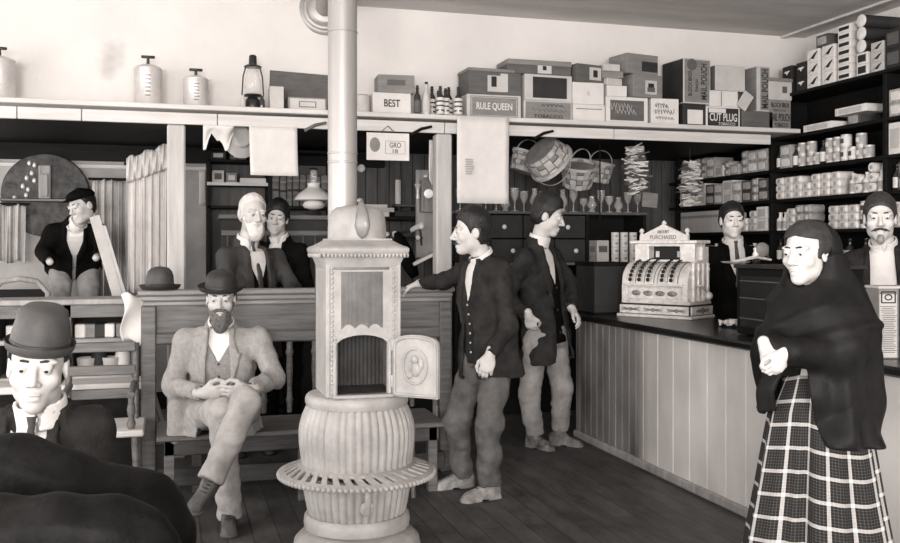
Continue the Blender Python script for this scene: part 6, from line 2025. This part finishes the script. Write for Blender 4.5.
# roll-top desk
q0, q1 = AY(222, 250, 8.3).x, AY(336, 250, 8.3).x
t = thing('rolltop_desk', 'dark desk with pale top edges behind the youth', 'desk', ((q0 + q1) / 2, 8.45, 0))
hw = (q1 - q0) / 2
part('pedestal', bb(-hw, -hw + .4, -.2, .25, 0, .78, .006), M_darkwood, t); part('pedestal', bb(hw - .4, hw, -.2, .25, 0, .78, .006), M_darkwood, t)
part('worktop', bb(-hw - .02, hw + .02, -.3, .3, .78, .82, .008), M_darkwood, t)
part('pigeonholes', bb(-hw, hw, .0, .28, .82, 1.74, .004), M_dcard, t)
part('top_moulding', bb(-hw - .02, hw + .02, -.05, .30, 1.74, 1.785, .008), M_settle, t)
part('front_rail', bb(-hw, hw, -.03, .0, 1.60, 1.645, .004), M_settle, t)
for k in range(9): part('divider', bb(-hw + (k + .5) * 2 * hw / 9 - .008, -hw + (k + .5) * 2 * hw / 9 + .008, -.02, .0, .84, 1.60, .002), M_settle_d, t)
# lamp on the desk
q = AY(314, 205, 8.4)
t = thing('oil_lamp', 'oil lamp with a wide white glass shade left of the stovepipe', 'lamp', (q.x, 8.42, 1.786))
mshade = mat('milk_glass', .72, rough=.25, var=.03)
b = MB(); b.lathe([(.07, 0), (.075, .01), (.04, .03), (.02, .05)], seg=24); part('base', b, M_blackm, t, 40)
b = MB(); b.lathe([(.03, .045), (.085, .06), (.10, .085), (.08, .115), (.05, .125)], seg=28); part('font', b, mshade, t, 60)
b = MB(); b.lathe([(.165, .125), (.172, .130), (.165, .150), (.13, .19), (.08, .225), (.058, .24), (.052, .26), (.060, .275), (.056, .28), (.048, .262), (.052, .236), (.125, .182), (.16, .145)], seg=32); part('shade', b, mshade, t, 60)
b = MB(); b.lathe([(.030, .18), (.032, .34), (.028, .40), (.032, .405)], seg=18); part('chimney', b, M_glassw, t, 60)
b = MB(); b.lathe([(.034, .395), (.040, .40), (.034, .412), (0, .412)], seg=18); part('chimney_cap', b, M_blackm, t, 60)
# wall shelf with papers and inkstand
q0, q1 = AY(350, 216, 8.9).x, AY(438, 216, 8.9).x
zz = AY(390, 217, 8.9).z
t = thing('side_shelf', 'narrow dark shelf on the boarded wall right of the stovepipe', 'shelf', ((q0 + q1) / 2, 9.0, zz))
part('plank', bb(-(q1 - q0) / 2, (q1 - q0) / 2, -.2, .19, -.03, 0, .003), M_darkwood, t)
for s in (-1, 1): part('bracket', bb(s * .3 - .015, s * .3 + .015, -.12, .19, -.18, -.03, .003), M_darkwood, t)
for k, (pl, pr, m, hh, la) in enumerate(((358, 388, M_paper, .045, 'lower white paper stack on the side shelf by the stovepipe'), (360, 393, M_paper2, .04, 'middle white paper stack on the side shelf by the stovepipe'), (361, 386, M_paper, .03, 'upper white paper stack on the side shelf by the stovepipe'))):
    a, c = AY(pl, 210, 8.9), AY(pr, 210, 8.9)
    b = MB(); b.box((0, 0, hh / 2), (c.x - a.x, .2, hh), .002)
    solid('paper_stack', b, m, la, 'paper', ((a.x + c.x) / 2, 8.95, zz + .001 + (0, .0455, .086)[k]), .02 * k)
a, c = AY(394, 210, 8.9), AY(420, 210, 8.9)
t = thing('inkstand', 'dark letter tray with bottles on the side shelf', 'inkstand', ((a.x + c.x) / 2, 8.95, zz + .001))
part('tray', MB().box((0, 0, .03), (c.x - a.x, .2, .06), .008), M_dcard, t); part('upper_tray', MB().box((.0, .02, .11), ((c.x - a.x) * .9, .16, .02), .004), M_kraftd, t)
for s in (-1, 1): part('tray_post', MB().box((s * .08, .02, .08), (.02, .14, .05), .002), M_dcard, t)
b = MB(); b.lathe([(.028, 0), (.03, .004), (.03, .23), (.026, .235), (0, .235)], seg=16)
o = solid('paper_roll', b, M_paper, 'upright white paper roll above the inkstand', 'roll', (AY(398, 188, 8.98).x, 8.98, zz + .128), smooth=40)
# wall telephone, on a backboard
q = AY(428, 197, 8.35)
t = thing('wall_telephone', 'wooden wall telephone with a mouthpiece beside the right post', 'telephone', (q.x, 8.35, q.z))
part('backboard', bb(-.10, .10, .04, .075, -.55, .25, .006), M_greywood, t)
part('box', bb(-.075, .075, -.07, .04, -.14, .16, .006), mat('phone_oak', .22, rough=.45, var=.3, scale=6, stretch=(6, 6, 1)), t)
b = MB(); b.lathe([(.012, 0), (.012, .05), (.022, .06), (.04, .10), (.042, .105), (.036, .104)], (0, -.07, .02), 18, ax=(-.4, -1, 0)); part('mouthpiece', b, M_tin, t, 50)
b = MB(); b.lathe([(.016, 0), (.02, .02), (.014, .06), (.02, .10), (.034, .13), (.036, .135), (0, .135)], (-.10, -.02, -.02), 16); part('receiver', b, M_tin, t, 50)
b = MB()
for s in (-1, 1): b.ell((s * .035, -.06, .185), (.028, .028, .02), 12, 8)
part('bells', b, M_nickel, t, 180)
part('crank_plate', bb(.075, .09, -.04, .0, -.03, .03, .003), M_blackm, t)
# post supporting the phone board
b = MB(); b.box((0, .12, -1.0), (.14, .08, 2.6), .006)
# jointed bracket with white knobs, and dark cap hanging from it
q = AY(408, 232, 8.2)
t = thing('desk_bracket', 'jointed black bracket with white knobs left of the right post', 'bracket', tuple(q))
b = MB(); b.tube([(-.19, 0, -.02), (-.10, 0, -.02), (.0, 0, .01), (.11, 0, .05)], [.012, .010, .016, .012], 10); b.tube([(.11, 0, .05), (.13, .02, -.12)], .010, 8); part('arm', b, M_blackm, t, 60)
for x, z, rr in ((-.19, -.02, .022), (-.12, -.02, .030), (.12, .05, .028), (.09, -.05, .022)):
    b = MB(); b.ell((x, -.005, z), (rr, rr, rr), 12, 8); part('knob', b, M_paper, t, 180)
b = MB(); b.tube([(.02, 0, .01), (.13, .0, .07)], [.02, .03], 10); part('handle', b, M_paper2, t, 60)
part('wall_rod', MB().tube([(.13, .02, -.05), (.13, .98, -.05)], .012, 8), M_blackm, t, 60)
q = AY(404, 246, 8.12)
b = MB(); b.tube([(-.07, 0, .12), (-.04, 0, .06), (0, 0, -.05), (.06, 0, -.18), (.10, 0, -.27)], [.03, .07, .10, .085, .05], 14, flat=.6)
solid('felt_bag', b, M_black, 'soft black cloth bag hanging below the white-knobbed bracket', 'bag', tuple(q), smooth=180)
b = MB(); b.box((0, 0, 0), (.26, .10, .03), .004, R=Matrix.Rotation(-.45, 3, 'Y'))
solid('account_book', b, M_paper, 'open pale account book propped below the bracket, left of the right post', 'book', tuple(AY(425, 258, 8.1)))
b = MB(); b.box((0, 0, -.5), (.5, .3, 1.0), .01)
solid('writing_desk', MB().box((0, 0, .56), (.60, .40, 1.12), .012), M_darkwood, 'dark standing desk below the account book', 'desk', (AY(412, 280, 8.15).x, 8.3, 0))
b = MB(); b.lathe([(.02, 0), (.035, .02), (.04, .05), (.02, .07), (.03, .10), (0, .11)], seg=14)
q = AY(362, 168, 9.1)
o = solid('porcelain_knob', b, M_paper, 'white porcelain fitting on the boarded wall beside the stovepipe', 'knob', (q.x, 9.19, q.z), smooth=40); o.rotation_euler = (PI / 2, 0, 0)

# ================================================================ back left corner
def drape(name, label, pl, pr, pt, pb, Y, m, folds, amp, seed=0, cat='curtain', ruffle=False):
    a, c = AY(pl, pt, Y), AY(pr, pb, Y)
    w, h = c.x - a.x, a.z - AY(pl, pb, Y).z
    t = thing(name, label, cat, (a.x + w / 2, Y, a.z))
    r = random.Random(seed); p1, p2 = r.uniform(0, 6), r.uniform(0, 6)
    NU = 60
    def P(i, j):
        u, v = i / (NU - 1), j / 19
        return (-w / 2 + w * u, amp * (math.sin(2 * PI * folds * u + p1 + .6 * math.sin(3 * v + p2)) + .4 * math.sin(2 * PI * folds * 2.3 * u + p2 + v)) * (.6 + .4 * v), -h * v - .012 * math.sin(9 * u + p1))
    b = MB(); b.sheet(P, NU, 20, (0, .006, 0)); part('drape', b, m, t, 180)
    if ruffle:
        b = MB()
        def Q(i, j):
            u, v = i / (NU - 1), j / 9
            return (-w / 2 - .01 + (w + .02) * u, -.05 - .03 * math.sin(PI * v) + .02 * math.sin(40 * u + 5 * v) + .012 * math.sin(71 * u), .05 + .13 * u - .20 * v * 1 + .012 * math.sin(17 * u) * (1 - v))
        b.sheet(Q, NU, 10, (0, .006, 0)); part('ruffle', b, m, t, 180)
    b = MB(); b.tube([(-w / 2 - .03, 0, .01), (w / 2 + .03, 0, .01)], .012, 8); part('rod', b, M_darkwood, t, 60)
M_cloth = mat('white_cloth', .62, rough=.85, var=.12, scale=5, bump=.2, bscale=40)
M_clothg = mat('grey_cloth', .40, rough=.85, var=.25, scale=5, bump=.2, bscale=40)
drape('white_curtain', 'long white ruffled curtain hanging left of the left post', 128, 168, 165, 292, 8.0, M_cloth, 5, .035, 2, ruffle=True)
drape('grey_curtain', 'dim pale curtain hanging behind the capped man', 92, 132, 180, 300, 8.9, M_clothg, 5, .03, 4)
drape('grey_curtain', 'pale cloth hanging low at the left edge behind the round dark board', 0, 26, 205, 262, 8.9, M_clothg, 3, .03, 6)
# round dark board with bracket arms
q = AY(46, 195, 9.12)
t = thing('round_board', 'round dark board with metal brackets on the back wall beside the capped man', 'board', tuple(q))
b = MB(); b.lathe([(.0, .0), (.36, 0), (.37, .012), (.36, .03), (.30, .036), (.0, .036)], seg=40, ax=(0, -1, 0)); part('disc', b, mat('dim_disc', .05, rough=.6, var=.9, scale=14, detail=8), t, 40)
b = MB(); b.box((0, -.07, .10), (.10, .06, .32), .01); b.box((0, -.11, .08), (.06, .03, .2), .006); part('bracket_box', b, M_greywood, t)
part('cross_arm', MB().box((-.06, -.10, -.05), (.60, .03, .03), .006), M_blackm, t)
r = random.Random(2)
for k in range(9):
    b = MB(); b.ell((-.17 + r.uniform(-.09, .09), -.045, .08 + r.uniform(-.14, .2)), (.018, .012, .024), 8, 6)
    part('metal_fitting', b, M_tin, t, 180)
# leaning pale board
q = PD(108, 255, 7.1)
b = MB(); b.prism([(-.13, 1.72), (-.06, 1.74), (.41, .01), (.34, .0)], -.01, .01); b.prism([(-.04, 1.66), (-.015, 1.66), (.45, .01), (.425, .0)], -.005, .012)
solid('leaning_board', b, M_paper2, 'pale double board leaning beside the capped man', 'board', (q.x, q.y, 0))
# dark rounded chair back at far left
q = PD(15, 300, 7.0)
t = thing('bentwood_chair', 'dark chair with curved back at the left edge behind the cabinet', 'chair', (q.x, q.y, 0))
b = MB(); b.tube([(-.20, .18, .45), (-.20, .2, 1.15), (-.12, .2, 1.24), (.0, .2, 1.26), (.12, .2, 1.24), (.20, .2, 1.15), (.20, .18, .45)], .022, 10); part('back_frame', b, M_greywood, t, 60)
part('back_panel', bb(-.18, .18, .19, .21, .55, 1.18, .005), M_darkwood, t)
part('seat', bb(-.22, .22, -.22, .22, .43, .46, .01), M_darkwood, t)
for sx in (-1, 1):
    for sy in (-1, 1): part('leg', MB().tube([(sx * .19, sy * .19, 0), (sx * .18, sy * .18, .44)], [.016, .020], 8), M_darkwood, t, 60)
# open cabinet with crockery
cx0, cx1, cyf = AY(-12, 300, 6.6).x, AY(139, 300, 6.6).x, 6.6
t = thing('open_cabinet', 'wooden open-front cabinet with shelves left of the settle', 'cabinet', ((cx0 + cx1) / 2, 6.8, 0))
gx, gy = t.location.x, 6.8
part('top', Gb(cx0, cx1, 6.58, 7.0, 1.125, 1.16, .006), M_greywood, t); part('top_rail', Gb(cx0, cx1, 6.60, 6.63, 1.04, 1.125), M_settle, t)
for x in (cx0, AY(63, 300, 6.6).x, cx1 - .05): part('upright', Gb(x, x + .05, 6.60, 7.0, 0, 1.125), M_settle, t)
for z in (.90, .66, .40): part('shelf', Gb(cx0, cx1, 6.61, 7.0, z - .03, z), mat('cabinet_shelf', .30, rough=.6, var=.3, scale=4, stretch=(1, 8, 8)), t)
part('back', Gb(cx0, cx1, 6.98, 7.0, 0, 1.12), M_darkwood, t)
part('front_ledge', Gb(cx0 - .02, cx1 + .04, 6.30, 6.62, .60, .645, .006), M_whitewood, t)
part('lower_front', Gb(cx0, cx1, 6.56, 6.60, 0, .60), M_darkwood, t)
for k, (px, kind) in enumerate(((82, 'w'), (91, 'g'), (100, 'd'), (111, 'w'), (122, 'g'), (50, 'g'), (14, 'w'))):
    x = AY(px, 320, 6.75).x
    m = {'w': M_paper, 'g': M_kraft, 'd': M_dcard}[kind]
    b = MB(); b.box((0, 0, .045), (.066, .14, .09), .006)
    solid('small_box', b, m, f'{dict(w="white", g="grey", d="dark")[kind]} small box, {ORD[k]} placed on the upper cabinet shelf', 'box', (x, 6.75, .901), .1 * (k % 3 - 1))
for k, px in enumerate((87, 99, 111, 123)):
    x = AY(px, 345, 6.78).x
    if k % 2 == 0:
        b = MB(); b.lathe([(.03, 0), (.035, .004), (.06, .04), (.068, .10), (.065, .10), (.055, .04), (0, .008)], seg=24)
        solid('crock', b, M_paper2, ('pale bowl at the left of the lower cabinet shelf', '', 'pale bowl in the middle of the lower cabinet shelf')[k], 'bowl', (x, 6.78, .661), smooth=40)
    else:
        b = MB(); b.lathe([(.045, 0), (.05, .005), (.05, .12), (.035, .15), (.03, .17), (0, .17)], seg=20)
        solid('crock', b, M_dcard if k == 1 else M_paper, ('', 'dark jar between the pale bowls in the cabinet', '', 'white jar at the right of the lower cabinet shelf')[k], 'jar', (x, 6.78, .661), smooth=40)
# newspaper over the cabinet corner
q = PD(134, 298, 6.05)
def NP(i, j):
    u, v = i / 11, j / 13
    return ((u - .5) * .16 + .02 * math.sin(6 * v) + .02 * v, -.03 * math.sin(5 * u + 4 * v) - .03 * v, .02 - .30 * v + .02 * math.sin(7 * u))
b = MB(); b.sheet(NP, 12, 14, (0, .004, 0))
solid('hanging_newspaper', b, M_paper, 'crumpled white paper hanging against the left end of the settle', 'paper', tuple(q), smooth=180)
# plain chair between the smiling man and the settle
q = PD(116, 418, 5.50)
t = thing('plain_chair', 'plain wooden armchair with a pale seat left of the settle', 'chair', (q.x - .08, q.y + .0, 0))
part('seat', bb(-.26, .24, -.22, .24, .435, .47, .01), M_whitewood, t)
for sx, sy in ((-1, -1), (1, -1), (-1, 1), (1, 1)): part('leg', MB().tube([(sx * .21, sy * .19, 0), (sx * .19, sy * .17, .44)], [.017, .022], 10), M_settle, t, 60)
b = MB(); b.lathe([(.018, .47), (.026, .50), (.016, .53), (.024, .58), (.016, .62), (.02, .66)], (.17, -.15, 0), 12); part('arm_post', b, M_settle, t, 50)
b = MB(); b.lathe([(.018, .47), (.026, .50), (.016, .53), (.024, .58), (.016, .62), (.02, .66)], (-.19, -.15, 0), 12); part('arm_post', b, M_settle, t, 50)
for s in (-.19, .17): part('arm', MB().tube([(s, -.18, .665), (s, .2, .68)], .02, 10), M_settle, t, 60)
for s in (-.2, .18): part('back_post', MB().tube([(s, .2, .46), (s, .26, .92)], .02, 10), M_settle, t, 60)
for z in (.62, .76, .90): part('back_slat', bb(-.2, .18, .215, .24, z - .03, z + .03, .005), M_settle, t)
# bowler hat resting on the settle rail
H2 = Fr((0, 0, 0), (1, 0, 0), (0, 1, 0), (0, 0, 1))
q = AY(160, 290, 6.16)
t = thing('bowler_hat', 'dark bowler hat resting on the left end of the settle back', 'hat', (q.x, 6.17, 1.242))
hb_ = MB(); hb_.M = Matrix.Diagonal((.9, 1.1, 1, 1))
hb_.lathe([(.070, .002), (.112, .000), (.128, .010), (.136, .022), (.139, .024), (.138, .018), (.128, .002), (.112, -.006), (.090, -.006)], seg=36)
part('brim', hb_, M_felt, t, 60)
hb_ = MB(); hb_.M = Matrix.Diagonal((.9, 1.1, 1, 1)); hb_.lathe([(.093, -.004), (.094, .02), (.093, .045), (.090, .08), (.080, .108), (.058, .128), (.028, .136), (0, .138)], seg=36); part('crown', hb_, M_felt2, t, 60)
hb_ = MB(); hb_.M = Matrix.Diagonal((.9, 1.1, 1, 1)); hb_.lathe([(.0935, -.002), (.0965, 0), (.0962, .03), (.0935, .032)], seg=36); part('hat_band', hb_, M_feltband, t, 60)
# ================================================================ daylight through the shop windows
def window_light(name, loc, rot, w, h, power):
    l = bpy.data.lights.new(name, 'AREA'); l.shape = 'RECTANGLE'; l.size = w; l.size_y = h; l.energy = power
    l.color = (1.0, .965, .94)
    o = bpy.data.objects.new(name, l); COL.objects.link(o); o.location = loc; o.rotation_euler = rot
    return o
window_light('daylight_front_window', (-1.65, YF + .03, 1.85), (PI / 2, 0, 0), 2.3, 2.3, 900)
window_light('daylight_front_window', (1.45, YF + .03, 1.85), (PI / 2, 0, 0), 2.3, 2.3, 280)
for y, p in ((-2.9, 280), (1.6, 115), (4.4, 95), (8.15, 80)):
    window_light('daylight_side_window', (XL + .03, y, 1.85), (PI / 2, 0, -PI / 2), 1.9, 2.1, p)
w = bpy.data.worlds.new('daylight'); SC.world = w; w.use_nodes = True
bg = w.node_tree.nodes['Background']
bg.inputs['Color'].default_value = (.95, .95, 1.0, 1); bg.inputs['Strength'].default_value = 1.0
vs = SC.view_settings
vs.view_transform = 'Standard'; vs.look = 'None'; vs.exposure = 0.0; vs.gamma = 1.0; vs.use_curve_mapping = False
try:
    SC.cycles.use_denoising = True
    SC.cycles.max_bounces = 6
except Exception: pass
